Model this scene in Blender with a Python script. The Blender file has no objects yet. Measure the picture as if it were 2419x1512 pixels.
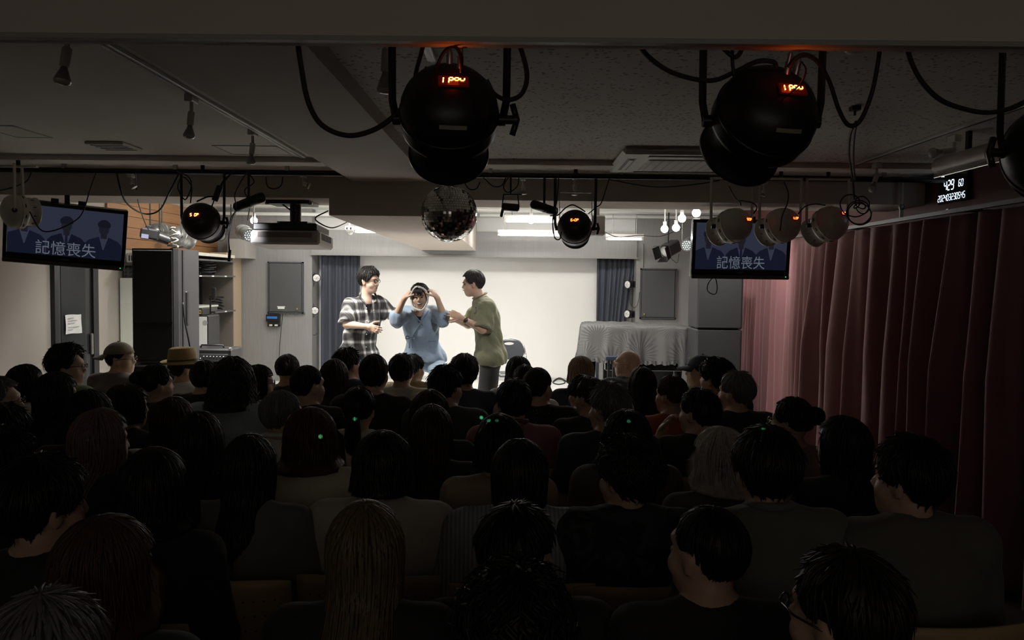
import bpy, bmesh, math, random
import numpy as np
from mathutils import Vector, Matrix
R = math.radians
SC = bpy.context.scene
COL = SC.collection

# ------------------------------------------------------------------ camera, light, exposure
F_PX = 1900.0
CAM = np.array([0.0, 0.0, 1.75])
def _nrm(v):
    v = np.asarray(v, float)
    return v / np.linalg.norm(v)
_Y = _nrm([19.5 / F_PX, 92 / F_PX, -1.0])
_X = np.array([math.cos(R(.7)), -math.sin(R(.7)), 0.0]); _X = _nrm(_X - _Y * _X.dot(_Y))
_Z = np.cross(_X, _Y)
W2C = np.stack([_X, _Y, _Z], 1)
cam_data = bpy.data.cameras.new('camera')
cam_data.sensor_width = 36.0
cam_data.lens = 36.0 * F_PX / 2419.0
cam_data.clip_start = 0.05
cam = bpy.data.objects.new('camera', cam_data)
COL.objects.link(cam)
mw = Matrix([list(r) for r in W2C.T]).to_4x4()
mw.translation = Vector(CAM)
cam.matrix_world = mw
SC.camera = cam

SC.view_settings.view_transform = 'Standard'
SC.view_settings.look = 'None'
SC.view_settings.exposure = 0.0
SC.view_settings.gamma = 1.0
SC.view_settings.use_curve_mapping = False

world = bpy.data.worlds.new('world'); SC.world = world
world.use_nodes = True
world.node_tree.nodes['Background'].inputs[0].default_value = (1.0, 0.95, 0.85, 1)
world.node_tree.nodes['Background'].inputs[1].default_value = 0.004

def light(name, kind, loc, energy, color=(1, 1, 1), target=None, **kw):
    d = bpy.data.lights.new(name, kind)
    d.energy = energy; d.color = color
    for k, v in kw.items(): setattr(d, k, v)
    o = bpy.data.objects.new(name, d); COL.objects.link(o)
    o.location = loc
    if target is not None:
        o.rotation_euler = (Vector(target) - Vector(loc)).to_track_quat('-Z', 'Y').to_euler()
    return o
WHITE = (1.0, .97, .92)
# stage wash: two added unseen fills, then the battens along the stage ceiling
light('stage_wash_light', 'AREA', (-2.2, 7.2, 2.66), 90, WHITE, (-2.1, 7.75, .8), shape='RECTANGLE', size=2.6, size_y=.10, spread=R(125))
light('stage_wash_light', 'AREA', (-.05, 8.6, 2.68), 62, WHITE, (-.05, 9.0, .8), shape='RECTANGLE', size=1.1, size_y=.10, spread=R(125))
light('stage_wash_light', 'AREA', (.35, 10.6, 2.64), 26, WHITE, (.35, 11.4, .0), shape='RECTANGLE', size=2.2, size_y=.12)
light('stage_wash_light', 'AREA', (-2.6, 10.6, 2.64), 26, WHITE, (-2.4, 11.4, .0), shape='RECTANGLE', size=1.8, size_y=.12)
light('curtain_fill_light', 'SPOT', (1.95, 7.8, 2.62), 100, WHITE, (2.78, 9.4, 1.15), spot_size=R(78), spot_blend=.6, shadow_soft_size=.06)  # added unseen spot that brightens the rose curtain
# bare bulbs of the two lamp clusters
LAMPS = [(600, 521, 9.6, 22), (925, 541, 11.2, 6), (1255, 520, 9.4, 6), (1570, 541, 9.2, .7), (1597, 538, 9.1, .7), (1611, 516, 8.6, .4), (1645, 503, 8.0, .5)]
# dim warm unseen lamp added at the back for the orange glow low down
light('rear_warm_lamp', 'POINT', (-.2, -1.2, 1.9), .35, (1, .62, .3), shadow_soft_size=.08)
# added unseen fill behind the last row that lifts the dark audience
light('rear_fill_light', 'AREA', (.2, -2.3, 2.1), 7, (1, .88, .76), (.2, 5, 1.1), shape='RECTANGLE', size=4.0, size_y=1.2)
# front light of the two black cans below the cross beam
light('can_light', 'SPOT', (.42, 6.0, 2.2), 72, (.93, .94, 1.0), (-.75, 9.4, 1.25), spot_size=R(42), spot_blend=.35, shadow_soft_size=.07)
light('can_light', 'SPOT', (-2.3, 5.98, 2.2), 58, (.93, .94, 1.0), (-.9, 9.4, 1.25), spot_size=R(42), spot_blend=.35, shadow_soft_size=.07)
# projector beam
PROJ = (-2.0, 6.55, 2.20)

# ------------------------------------------------------------------ helpers
def at(px, py, Y):
    d = W2C.T @ np.array([(px - 1209.5) / F_PX, -(py - 756) / F_PX, -1.0])
    return Vector(CAM + d * (Y - CAM[1]) / d[1])
def ppm(Y): return F_PX / Y                                     # pixels per metre at depth Y

_MATS = {}
def mat(name, color, rough=.6, metal=0.0, emit=None, strength=0.0, noise=0.0, scale=20.0, bump=0.0, bscale=80.0, stretch=(1, 1, 1), spec=.5, coat=0.0, sheen=0.0, alpha=None, trans=0.0):
    if name in _MATS: return _MATS[name]
    m = bpy.data.materials.new(name); m.use_nodes = True
    nt = m.node_tree; b = nt.nodes['Principled BSDF']
    c = tuple(color) + (1,)
    b.inputs['Base Color'].default_value = c
    b.inputs['Roughness'].default_value = rough
    b.inputs['Metallic'].default_value = metal
    b.inputs['Specular IOR Level'].default_value = spec
    if coat: b.inputs['Coat Weight'].default_value = coat
    if sheen: b.inputs['Sheen Weight'].default_value = sheen
    if trans: b.inputs['Transmission Weight'].default_value = trans
    if emit is not None:
        b.inputs['Emission Color'].default_value = tuple(emit) + (1,)
        b.inputs['Emission Strength'].default_value = strength
    if noise or bump:
        tc = nt.nodes.new('ShaderNodeTexCoord')
        mp = nt.nodes.new('ShaderNodeMapping'); mp.inputs['Scale'].default_value = stretch
        nt.links.new(tc.outputs['Object'], mp.inputs[0])
        if noise:
            n = nt.nodes.new('ShaderNodeTexNoise'); n.inputs['Scale'].default_value = scale; n.inputs['Detail'].default_value = 6
            nt.links.new(mp.outputs[0], n.inputs[0])
            r = nt.nodes.new('ShaderNodeMix'); r.data_type = 'RGBA'
            r.inputs[6].default_value = tuple(max(0, x * (1 - noise)) for x in color) + (1,)
            r.inputs[7].default_value = tuple(min(1, x * (1 + noise)) for x in color) + (1,)
            nt.links.new(n.outputs[0], r.inputs[0]); nt.links.new(r.outputs[2], b.inputs['Base Color'])
        if bump:
            n2 = nt.nodes.new('ShaderNodeTexNoise'); n2.inputs['Scale'].default_value = bscale; n2.inputs['Detail'].default_value = 4
            nt.links.new(mp.outputs[0], n2.inputs[0])
            bp = nt.nodes.new('ShaderNodeBump'); bp.inputs['Strength'].default_value = bump; bp.inputs['Distance'].default_value = .01
            nt.links.new(n2.outputs[0], bp.inputs['Height']); nt.links.new(bp.outputs[0], b.inputs['Normal'])
    _MATS[name] = m
    return m

def tag(o, label=None, cat=None, group=None, kind=None):
    if label: o['label'] = label
    if cat: o['category'] = cat
    if group: o['group'] = group
    if kind: o['kind'] = kind
    return o
def thing(name, label, cat, loc=(0, 0, 0), group=None):
    o = bpy.data.objects.new(name, None); COL.objects.link(o)
    o.location = loc; o.empty_display_size = .1
    return tag(o, label, cat, group)
def wloc(o):
    v = Vector((0, 0, 0))
    while o is not None: v = v + Vector(o.location); o = o.parent
    return v
def link(name, me, m, parent=None, smooth=None):
    if m is not None:
        for mm in (m if isinstance(m, (list, tuple)) else [m]): me.materials.append(mm)
    o = bpy.data.objects.new(name, me); COL.objects.link(o)
    if parent is not None: o.parent = parent
    return o
def raw(name, V, F, m, parent=None, smooth=False, world=True, idx=None):
    """mesh object from world coordinates; local to its parent's location"""
    V = np.asarray(V, float)
    if world and parent is not None: V = V - np.array(wloc(parent))
    origin = None
    me = bpy.data.meshes.new(name)
    if world and parent is None:
        lo = V.min(0); hi = V.max(0); origin = np.array([(lo[0] + hi[0]) / 2, (lo[1] + hi[1]) / 2, lo[2]]); V = V - origin
    me.from_pydata(V.tolist(), [], F if isinstance(F, list) else F.tolist())
    if smooth: me.polygons.foreach_set('use_smooth', [True] * len(me.polygons))
    if idx is not None: me.polygons.foreach_set('material_index', idx)
    me.update()
    o = link(name, me, m, parent)
    if origin is not None: o.location = origin
    return o

def frame(d, up=(0, 0, 1)):
    z = _nrm(d); x = np.cross(up, z)
    if np.linalg.norm(x) < 1e-4: x = np.cross((0, 1, 0), z)
    x = _nrm(x); return np.stack([x, np.cross(z, x), z], 1)
def rotm(rx=0, ry=0, rz=0):
    return np.array(Matrix.Rotation(R(rz), 3, 'Z') @ Matrix.Rotation(R(ry), 3, 'Y') @ Matrix.Rotation(R(rx), 3, 'X'))

class MB:
    """collects shapes; build() links them as ONE mesh object"""
    def __init__(s, M=None, T=(0, 0, 0)):
        s.V = []; s.F = []; s.S = []; s.I = []; s.M = np.eye(3) if M is None else np.asarray(M); s.T = np.asarray(T, float); s.mi = 0
    def add(s, V, F, smooth=False):
        n = len(s.V); V = np.asarray(V, float) @ s.M.T + s.T
        s.V.extend(V.tolist()); s.F.extend([[i + n for i in f] for f in F]); s.S.extend([smooth] * len(F)); s.I.extend([s.mi] * len(F)); return s
    def box(s, c, size, rot=None, bev=0.0):
        c = np.asarray(c, float); h = np.asarray(size, float) / 2
        if bev:
            b = min(bev, h.min() * .9); V = []; idx = {}
            for sx in (-1, 1):
                for sy in (-1, 1):
                    for sz in (-1, 1):
                        for a in range(3):
                            p = np.array([sx, sy, sz]) * (h - b); p[a] += (sx, sy, sz)[a] * b
                            idx[(sx, sy, sz, a)] = len(V); V.append(p)
            Fs = []
            for a in range(3):
                u, w = (a + 1) % 3, (a + 2) % 3
                for sg in (-1, 1):
                    q = []
                    for (su, sw) in ((-1, -1), (1, -1), (1, 1), (-1, 1)):
                        k = [0, 0, 0]; k[a] = sg; k[u] = su; k[w] = sw; q.append(idx[(*k, a)])
                    Fs.append(q if sg > 0 else q[::-1])
            for a in range(3):                                # edges
                u, w = (a + 1) % 3, (a + 2) % 3
                for su in (-1, 1):
                    for sw in (-1, 1):
                        k0 = [0, 0, 0]; k0[a] = -1; k0[u] = su; k0[w] = sw; k1 = list(k0); k1[a] = 1
                        q = [idx[(*k0, u)], idx[(*k1, u)], idx[(*k1, w)], idx[(*k0, w)]]
                        Fs.append(q if su * sw < 0 else q[::-1])
            for sx in (-1, 1):
                for sy in (-1, 1):
                    for sz in (-1, 1):
                        q = [idx[(sx, sy, sz, a)] for a in range(3)]
                        Fs.append(q if sx * sy * sz > 0 else q[::-1])
            V = np.array(V)
        else:
            V = np.array([[x, y, z] for x in (-1, 1) for y in (-1, 1) for z in (-1, 1)]) * h
            Fs = [[0, 1, 3, 2], [4, 6, 7, 5], [0, 4, 5, 1], [2, 3, 7, 6], [0, 2, 6, 4], [1, 5, 7, 3]]
        if rot is not None: V = V @ np.asarray(rot).T
        return s.add(V + c, Fs)
    def bb(s, x0, x1, y0, y1, z0, z1, bev=0.0):
        return s.box(((x0 + x1) / 2, (y0 + y1) / 2, (z0 + z1) / 2), (abs(x1 - x0), abs(y1 - y0), abs(z1 - z0)), bev=bev)
    def lathe(s, prof, c=(0, 0, 0), axis=(0, 0, 1), n=24, smooth=True, up=(0, 0, 1)):
        """prof: (radius, along-axis) pairs; closed ends when the radius is 0"""
        B = frame(axis, up); V = []; Fs = []; rings = []
        for r, t in prof:
            if r < 1e-6: rings.append([len(V)]); V.append([0, 0, t])
            else:
                rings.append(list(range(len(V), len(V) + n)))
                V += [[r * math.cos(2 * math.pi * k / n), r * math.sin(2 * math.pi * k / n), t] for k in range(n)]
        for a, b in zip(rings[:-1], rings[1:]):
            for k in range(n):
                k2 = (k + 1) % n
                if len(a) == 1 and len(b) == 1: continue
                if len(a) == 1: Fs.append([a[0], b[k2], b[k]])
                elif len(b) == 1: Fs.append([a[k], a[k2], b[0]])
                else: Fs.append([a[k], a[k2], b[k2], b[k]])
        return s.add(np.array(V) @ B.T + np.asarray(c, float), Fs, smooth)
    def cyl(s, a, b, r, r2=None, n=16, smooth=True):
        a = np.asarray(a, float); b = np.asarray(b, float); L = np.linalg.norm(b - a); r2 = r if r2 is None else r2
        B = frame(b - a); V = []
        for rr, t in ((r, 0), (r2, L)): V += [[rr * math.cos(2 * math.pi * k / n), rr * math.sin(2 * math.pi * k / n), t] for k in range(n)]
        V = np.array(V) @ B.T + a
        s.add(V, [[k, (k + 1) % n, n + (k + 1) % n, n + k] for k in range(n)], smooth)
        s.add(V, [list(range(n))[::-1], list(range(n, 2 * n))]); return s
    def ball(s, c, r, n=16, rot=None):
        r = np.array([r] * 3 if np.isscalar(r) else r, float); V = [[0, 0, 1]]; m = n // 2; Fs = []
        for i in range(1, m):
            th = math.pi * i / m
            V += [[math.sin(th) * math.cos(2 * math.pi * k / n), math.sin(th) * math.sin(2 * math.pi * k / n), math.cos(th)] for k in range(n)]
        V.append([0, 0, -1]); last = len(V) - 1
        for k in range(n):
            k2 = (k + 1) % n
            Fs.append([0, 1 + k, 1 + k2]); Fs.append([last, 1 + (m - 2) * n + k2, 1 + (m - 2) * n + k])
            for i in range(m - 2): Fs.append([1 + i * n + k, 1 + (i + 1) * n + k, 1 + (i + 1) * n + k2, 1 + i * n + k2])
        V = np.array(V) * r
        if rot is not None: V = V @ np.asarray(rot).T
        return s.add(V + np.asarray(c, float), Fs, True)
    def tube(s, pts, r, n=6, smooth=True, spline=0, taper=None):
        P_ = np.array([list(p) for p in pts], float)
        if spline: P_ = catmull(P_, spline)
        N = len(P_); V = []; T = np.gradient(P_, axis=0)
        up = np.array([0, 0, 1.0]); x = None
        for i in range(N):
            z = _nrm(T[i] + 1e-9)
            if x is None: x = frame(z)[:, 0]
            x = x - z * x.dot(z); x = _nrm(x) if np.linalg.norm(x) > 1e-6 else frame(z)[:, 0]
            y = np.cross(z, x); rr = r if taper is None else r * taper(i / (N - 1))
            V += [P_[i] + rr * (x * math.cos(2 * math.pi * k / n) + y * math.sin(2 * math.pi * k / n)) for k in range(n)]
        Fs = [[i * n + k, i * n + (k + 1) % n, (i + 1) * n + (k + 1) % n, (i + 1) * n + k] for i in range(N - 1) for k in range(n)]
        Fs += [list(range(n))[::-1], list(range((N - 1) * n, N * n))]
        return s.add(V, Fs, smooth)
    def prism(s, poly, y0, y1, plane='xz'):
        """extrude a 2-D polygon (x,z) from y0 to y1 (or another plane)"""
        n = len(poly); V = []
        for y in (y0, y1):
            for a, b in poly: V.append({'xz': (a, y, b), 'yz': (y, a, b), 'xy': (a, b, y)}[plane])
        Fs = [list(range(n)), list(range(n, 2 * n))[::-1]] + [[k, k + n, (k + 1) % n + n, (k + 1) % n] for k in range(n)]
        return s.add(V, Fs)
    def build(s, name, m, parent=None, world=True):
        o = raw(name, s.V, s.F, m, parent, world=world, idx=s.I if isinstance(m, (list, tuple)) else None)
        if any(s.S): o.data.polygons.foreach_set('use_smooth', s.S)
        return o
def catmull(P_, k):
    Q_ = np.vstack([2 * P_[0] - P_[1], P_, 2 * P_[-1] - P_[-2]]); out = []
    for i in range(1, len(Q_) - 2):
        p0, p1, p2, p3 = Q_[i - 1:i + 3]
        for j in range(k):
            t = j / k
            out.append(.5 * (2 * p1 + (p2 - p0) * t + (2 * p0 - 5 * p1 + 4 * p2 - p3) * t * t + (3 * p1 - p0 - 3 * p2 + p3) * t ** 3))
    out.append(P_[-1]); return np.array(out)
def struct(name, mb, m): return tag(mb.build(name, m), kind='structure')
def copy_tree(o, parent=None):
    c = o.copy(); COL.objects.link(c); c.parent = parent
    for ch in list(o.children): copy_tree(ch, c)
    return c
def text_mesh(body, size, font=None):
    cu = bpy.data.curves.new('t', 'FONT'); cu.body = body; cu.size = size; cu.align_x = 'CENTER'; cu.resolution_u = 3
    o = bpy.data.objects.new('t', cu); COL.objects.link(o)
    dg = bpy.context.evaluated_depsgraph_get()
    me = bpy.data.meshes.new_from_object(o.evaluated_get(dg))
    bpy.data.objects.remove(o); bpy.data.curves.remove(cu)
    V = np.array([list(v.co) for v in me.vertices]); F = [list(p.vertices) for p in me.polygons]
    bpy.data.meshes.remove(me); return V, F

# ------------------------------------------------------------------ materials of the room
M_ceil = mat('ceiling_paint', (.70, .66, .61), .85, noise=.06, scale=3)
M_ceil2 = mat('ceiling_speckle', (.36, .35, .33), .9, noise=.05, scale=4)
def _speckle(m):
    nt = m.node_tree; b = nt.nodes['Principled BSDF']; tc = nt.nodes.new('ShaderNodeTexCoord')
    v = nt.nodes.new('ShaderNodeTexVoronoi'); v.inputs['Scale'].default_value = 34
    nt.links.new(tc.outputs['Object'], v.inputs[0])
    n = nt.nodes.new('ShaderNodeTexNoise'); n.inputs['Scale'].default_value = 9; nt.links.new(tc.outputs['Object'], n.inputs[0])
    ad = nt.nodes.new('ShaderNodeMath'); ad.operation = 'SUBTRACT'; nt.links.new(v.outputs['Distance'], ad.inputs[0])
    mu = nt.nodes.new('ShaderNodeMath'); mu.operation = 'MULTIPLY'; mu.inputs[1].default_value = .42; nt.links.new(n.outputs[0], mu.inputs[0]); nt.links.new(mu.outputs[0], ad.inputs[1])
    cr = nt.nodes.new('ShaderNodeValToRGB'); cr.color_ramp.elements[0].position = -.0; cr.color_ramp.elements[1].position = .06
    cr.color_ramp.elements[0].color = (.32, .30, .28, 1); cr.color_ramp.elements[1].color = (.70, .67, .63, 1)
    nt.links.new(ad.outputs[0], cr.inputs[0]); nt.links.new(cr.outputs[0], b.inputs['Base Color'])
_speckle(M_ceil2)
M_beam = mat('beam_paint', (.50, .445, .395), .8, noise=.05, scale=2)
M_stageceil = mat('stage_ceiling_white', (.82, .82, .8), .8)
M_wallL = mat('beige_wall', (.42, .385, .34), .8, noise=.08, scale=2.5)
M_maroon = mat('maroon_wall', (.10, .022, .02), .7, noise=.2, scale=4)
M_grey = mat('grey_laminate', (.25, .246, .24), .55, noise=.16, scale=9, stretch=(6, 6, .35))
M_screen = mat('screen_white', (.76, .752, .725), .8, noise=.02, scale=1)
M_stage = mat('stage_floor_white', (.76, .75, .71), .35, noise=.08, scale=5)
M_floor = mat('floor_dark', (.045, .035, .03), .5, noise=.25, scale=6)
M_black = mat('black_plastic', (.012, .012, .013), .4)
M_blackm = mat('black_metal', (.014, .014, .015), .35, metal=.3)
M_dgrey = mat('dark_grey_paint', (.055, .058, .062), .5, noise=.05, scale=10)
M_greym = mat('grey_metal', (.32, .32, .31), .35, metal=.8)
M_wplas = mat('white_plastic', (.62, .61, .58), .45)
M_cream = mat('cream_enamel', (.50, .47, .41), .35, coat=.2)
M_pine = mat('wood_plank', (.34, .17, .075), .55, noise=.35, scale=7, stretch=(.6, .6, 9))
M_tan = mat('tan_pillar', (.45, .35, .25), .75, noise=.05, scale=4)
M_chrome = mat('chrome', (.7, .7, .7), .15, metal=1.0)
M_glassd = mat('dark_glass', (.016, .019, .021), .3, spec=.25)
M_cable = mat('black_rubber', (.010, .010, .010), .5)
M_dust = mat('dusty_rubber', (.022, .021, .02), .75)

XL, XR = -4.5, 3.05
ZC, ZB = 2.57, 2.49
# floor, stage
SX0_, SX1_ = at(737, 700, 11.9).x, at(1502, 700, 11.9).x
struct('floor', MB().bb(XL - .1, XR + .1, -2.5, 12.7, -.1, 0), M_floor)
struct('floor_stage', MB().bb(SX0_, SX1_, 11.9, 12.32, .1, .22), M_stage)
st = thing('stage', 'low white-topped stage platform under the performers', 'stage', (-.8, 7.6, 0))
MB().bb(XL + .05, 2.55, 7.6, 11.9, .19, .22).build('deck', M_stage, st)
MB().bb(XL + .05, 2.55, 7.63, 11.9, 0, .19).build('riser', M_black, st)
# walls
wl = struct('wall_left', MB().bb(XL - .15, XL, -2.5, 12.6, 0, 2.9), M_wallL)
struct('wall_right', MB().bb(XR, XR + .15, -2.5, 12.6, 0, 2.9), M_maroon)
struct('wall_rear', MB().bb(XL, XR, -2.65, -2.5, 0, 2.9), M_wallL)
SX0, SX1 = at(737, 700, 11.9).x, at(1502, 700, 11.9).x          # opening of the screen recess
struct('wall_back_left', MB().bb(XL, SX0, 11.9, 12.32, .22, 2.9), M_grey)
struct('wall_back_right', MB().bb(SX1, XR, 11.9, 12.32, .22, 2.9), M_grey)
struct('wall_back', MB().bb(SX0 - .1, SX1 + .1, 12.32, 12.4, .2, 2.9), M_screen)
struct('trim_1', MB().bb(SX0, SX1, 11.86, 12.1, 2.115, 2.47), M_grey)
struct('trim_2', MB().bb(SX0 - .02, SX1 + .02, 11.84, 11.9, 2.095, 2.118), mat('grey_edge', (.22, .21, .2), .5))
struct('wall_back_top', MB().bb(XL, XR, 12.1, 12.2, 2.4, 2.9), M_stageceil)
struct('baseboard_back', MB().bb(SX0, SX1, 12.295, 12.32, .22, .27), mat('pale_grey_skirting', (.5, .5, .48), .5))
# thin pale joints between the sheets of the grey wall panels
for x in (575, 655):
    p = at(x, 700, 11.895); struct('trim_3', MB().bb(p.x - .003, p.x + .003, 11.893, 11.9, .22, 2.75), mat('grey_joint', (.26, .255, .25), .6))
# ceilings
struct('ceiling', MB().bb(XL, -1.28, -2.5, 6.16, ZC, ZC + .1), M_ceil)
struct('ceiling_right', MB().bb(-.69, XR, -2.5, 6.16, ZC, ZC + .1), M_ceil2)
struct('ceiling_stage', MB().bb(XL, XR, 6.7, 12.3, 2.78, 2.88), M_stageceil)
struct('trim_4', MB().bb(-1.28, -.69, -2.5, 6.16, ZB, ZC + .1), M_beam)                         # long beam
struct('trim_5', MB().bb(XL, XR, 6.15, 6.75, 2.362, 2.8), M_beam)                               # cross beam
struct('trim_6', MB().prism([(6.13, 2.232), (12.0, 2.185), (12.0, 2.8), (6.76, 2.8), (6.76, 2.55), (6.13, 2.55)], -1.46, -.655, 'yz'), M_beam)
struct('trim_7', MB().bb(XL, XR, 5.48, 5.66, 2.535, ZC), M_ceil)                                # shallow strip before the cross beam
struct('trim_8', MB().bb(XL, XR, 1.93, 2.0, 2.318, ZC, bev=.006), M_ceil)                       # near batten across the top
struct('trim_9', MB().bb(XL, XR, 1.922, 1.945, 2.312, 2.324), mat('batten_lip', (.42, .41, .39), .5))

# small ribs and pipes under the white stage ceiling
for i, y in enumerate((8.3, 9.5, 10.7, 11.7)):
    o = MB().cyl((-.6, y, 2.70), (2.95, y, 2.70), .024, n=10).build('ceiling_pipe', mat('white_pipe', (.72, .72, .7), .4))
    tag(o, ('pale pipe under the stage ceiling, nearest the cross beam right of centre', 'pale pipe under the stage ceiling right of centre, second from the cross beam', 'pale pipe under the stage ceiling right of centre, third from the cross beam', 'pale pipe under the stage ceiling, closest to the grey valance')[i], 'pipe', 'pipes over the stage')
for i, y in enumerate((9.0, 11.7)):
    o = MB().cyl((-4.4, y, 2.68), (-1.5, y, 2.68), .026, n=10).build('ceiling_pipe', mat('white_pipe', (.72, .72, .7), .4))
    tag(o, ('pale pipe over the left of the stage above the black hanging projector', 'pale pipe over the left of the stage, close to the grey back wall')[i], 'pipe', 'pipes over the stage')
for i, (x0, x1, y) in enumerate(((-.62, 2.9, 9.0), (-.62, 2.9, 10.2), (-.62, 2.9, 11.2))):
    struct('trim_1%d' % i, MB().bb(x0, x1, y, y + .1, 2.70, 2.78), mat('joist_grey', (.5, .5, .49), .6))

# wood boards high on the left wall beside the stage
for i in range(5):
    z0 = 2.06 + i * .125
    MB().bb(XL, XL + .022 + .004 * (i % 2), 8.7, 11.88, z0, z0 + .12, bev=.004).build('plank', M_pine, wl)
wl.name = 'wall_left'
# beige pillar at the corner and boxed-in corner piece
struct('trim_20', MB().bb(at(507, 700, 11.4).x - .02, at(541, 700, 11.4).x, 11.3, 11.9, .22, 2.1), M_tan)
struct('trim_21', MB().bb(at(541, 600, 11.5).x, at(582, 600, 11.5).x, 11.45, 11.9, 2.03, 2.3), mat('grey_box', (.36, .34, .32), .6))

# ------------------------------------------------------------------ door in the left wall
dr = tag(bpy.data.objects.new('door_1', None), kind='structure'); COL.objects.link(dr); dr.location = (XL, 8.05, 0)
for a, b in ((7.66, 7.72), (8.36, 8.46)): MB().bb(XL - .01, XL + .045, a, b, 0, 2.15).build('door_frame', M_black, dr)
MB().bb(XL - .01, XL + .045, 7.66, 8.46, 2.1, 2.17).build('door_frame', M_black, dr)
MB().bb(XL - .01, XL + .02, 7.72, 8.36, .01, 2.1).build('door_leaf', mat('door_dark', (.03, .032, .034), .35), dr)
MB().bb(XL + .018, XL + .024, 7.80, 8.24, .2, 2.0).build('door_pane', M_glassd, dr)
MB().bb(XL + .03, XL + .05, 8.305, 8.345, .93, 1.15, bev=.006).build('door_handle', M_greym, dr)
MB().bb(XL + .018, XL + .03, 8.37, 8.42, .1, 2.1).build('door_edge', mat('door_edge', (.16, .16, .16), .4), dr)
pv = []; pf = []
for j in range(5):
    for i in range(7): pv.append((XL + .033 + .004 * math.sin(i * 1.3 + j), 7.855 + .29 * i / 6, 1.17 + .19 * j / 4 + .004 * math.sin(i * .9)))
for j in range(4):
    for i in range(6): a = j * 7 + i; pf.append([a, a + 1, a + 8, a + 7])
nb = thing('paper_notice', 'white sheet of paper taped to the dark glass door', 'notice', (XL + .03, 8.0, 1.17))
raw('sheet', pv, pf, mat('paper', (.72, .72, .70), .8), nb)
for k, (w, z) in enumerate(((.10, 1.325), (.16, 1.30), (.12, 1.275), (.2, 1.235), (.09, 1.21))):
    MB().bb(XL + .0385, XL + .0395, 7.89, 7.89 + w, z, z + .006).build('writing_line', mat('faint_ink', (.45, .45, .46), .8), nb)
# pale tall panel between door and loudspeaker
tag(MB().bb(XL + .02, XL + .35, 8.95, 9.6, .22, 1.73, bev=.01).build('storage_cabinet', mat('pale_green_white', (.62, .64, .57), .4)), 'pale green-white cabinet between the door and the tall black loudspeaker', 'cabinet')

# ------------------------------------------------------------------ curtains
def curtain(name, path, z0, z1, mat_, parent=None, period=.2, amp=.05, seed=1, top=None, nz=18, gather=None, step=.012):
    """pleated sheet along a path of (x,y) points; real thickness"""
    rnd = random.Random(seed)
    P_ = catmull(np.array([(x, y, 0) for x, y in path], float), 24)[:, :2]
    seg = np.r_[0, np.cumsum(np.linalg.norm(np.diff(P_, axis=0), axis=1))]
    L = seg[-1]; n = max(8, int(L / step)); u = np.linspace(0, L, n)
    X = np.interp(u, seg, P_[:, 0]); Y = np.interp(u, seg, P_[:, 1])
    T = np.stack([np.gradient(X), np.gradient(Y)], 1); T /= np.linalg.norm(T, axis=1)[:, None] + 1e-9; N = np.stack([T[:, 1], -T[:, 0]], 1)
    knots = [0]; ks = []
    while knots[-1] < L: knots.append(knots[-1] + period * rnd.uniform(.65, 1.45))
    ph = np.interp(u, knots, np.arange(len(knots))) * 2 * math.pi
    am = np.interp(u, knots, [rnd.uniform(.55, 1.25) for _ in knots])
    skew = np.interp(u, knots, [rnd.uniform(-1, 1) for _ in knots])
    V = []
    for j in range(nz + 1):
        t = j / nz; z = z1 + (z0 - z1) * t
        a = amp * am * (.45 + .75 * min(1, t * 2.2))
        w = a * (np.sin(ph + .35 * skew * t) + .22 * np.sin(2 * ph + skew * 3 + t))
        w = w + .008 * np.sin(ph * .37 + t * 5 + skew)
        zz = z + (0 if j else 0) * u
        if j == 0: zz = z + .006 * np.sin(ph)
        px = X + N[:, 0] * w; py = Y + N[:, 1] * w
        px = px + T[:, 0] * .02 * skew * t; py = py + T[:, 1] * .02 * skew * t
        if gather is not None: px, py = gather(px, py, t)
        V.append(np.stack([px, py, np.full(n, 1.0) * zz], 1))
    V = np.array(V)
    V2 = V.copy(); V2[:, :, 0] -= N[:, 0] * .006; V2[:, :, 1] -= N[:, 1] * .006
    A = np.concatenate([V.reshape(-1, 3), V2.reshape(-1, 3)]); m = (nz + 1) * n; F = []
    for j in range(nz):
        for i in range(n - 1):
            a = j * n + i; F.append([a, a + 1, a + n + 1, a + n]); F.append([m + a, m + a + n, m + a + n + 1, m + a + 1])
    for i in range(n - 1):
        F.append([i, m + i, m + i + 1, i + 1]); a = nz * n + i; F.append([a, a + 1, m + a + 1, m + a])
    for j in range(nz):
        a = j * n; F.append([a, a + n, m + a + n, m + a]); a = j * n + n - 1; F.append([a, m + a, m + a + n, a + n])
    return raw(name, A, F, mat_, parent, smooth=True)
M_red = mat('dusty_red_cloth', (.19, .075, .08), .8, sheen=.25, noise=.06, scale=3, bump=.06, bscale=300)
M_navy = mat('blue_grey_cloth', (.042, .048, .068), .6, sheen=.15, bump=.05, bscale=260)
c1 = curtain('stage_curtain', [(2.735, 7.45), (2.74, 8.6), (2.74, 10), (2.72, 11.85)], .04, 2.2, M_red, period=.17, amp=.03, seed=4)
tag(c1, 'dusty rose curtain lit by the stage lights behind the right loudspeaker', 'curtain')
c2 = curtain('side_curtain', [(2.84, 2.6), (2.79, 4.0), (2.76, 5.6), (2.755, 6.9), (2.75, 7.48)], .04, 2.2, M_red, period=.29, amp=.105, seed=9, nz=22)
tag(c2, 'long dark red curtain in shadow along the right wall', 'curtain')
rl = thing('curtain_rail', 'thin metal curtain rail above the dark red curtain', 'rail', (2.73, 6.0, 2.22))
MB().bb(2.715, 2.75, 2.5, 11.88, 2.212, 2.238).build('rail_bar', M_dgrey, rl)
for y in (3.4, 5.2, 7.0, 9.0): MB().bb(2.73, XR, y, y + .03, 2.225, 2.245).build('rail_bracket', M_greym, rl)
xa, xb = at(742, 640, 12.1).x, at(848, 640, 12.1).x
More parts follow.
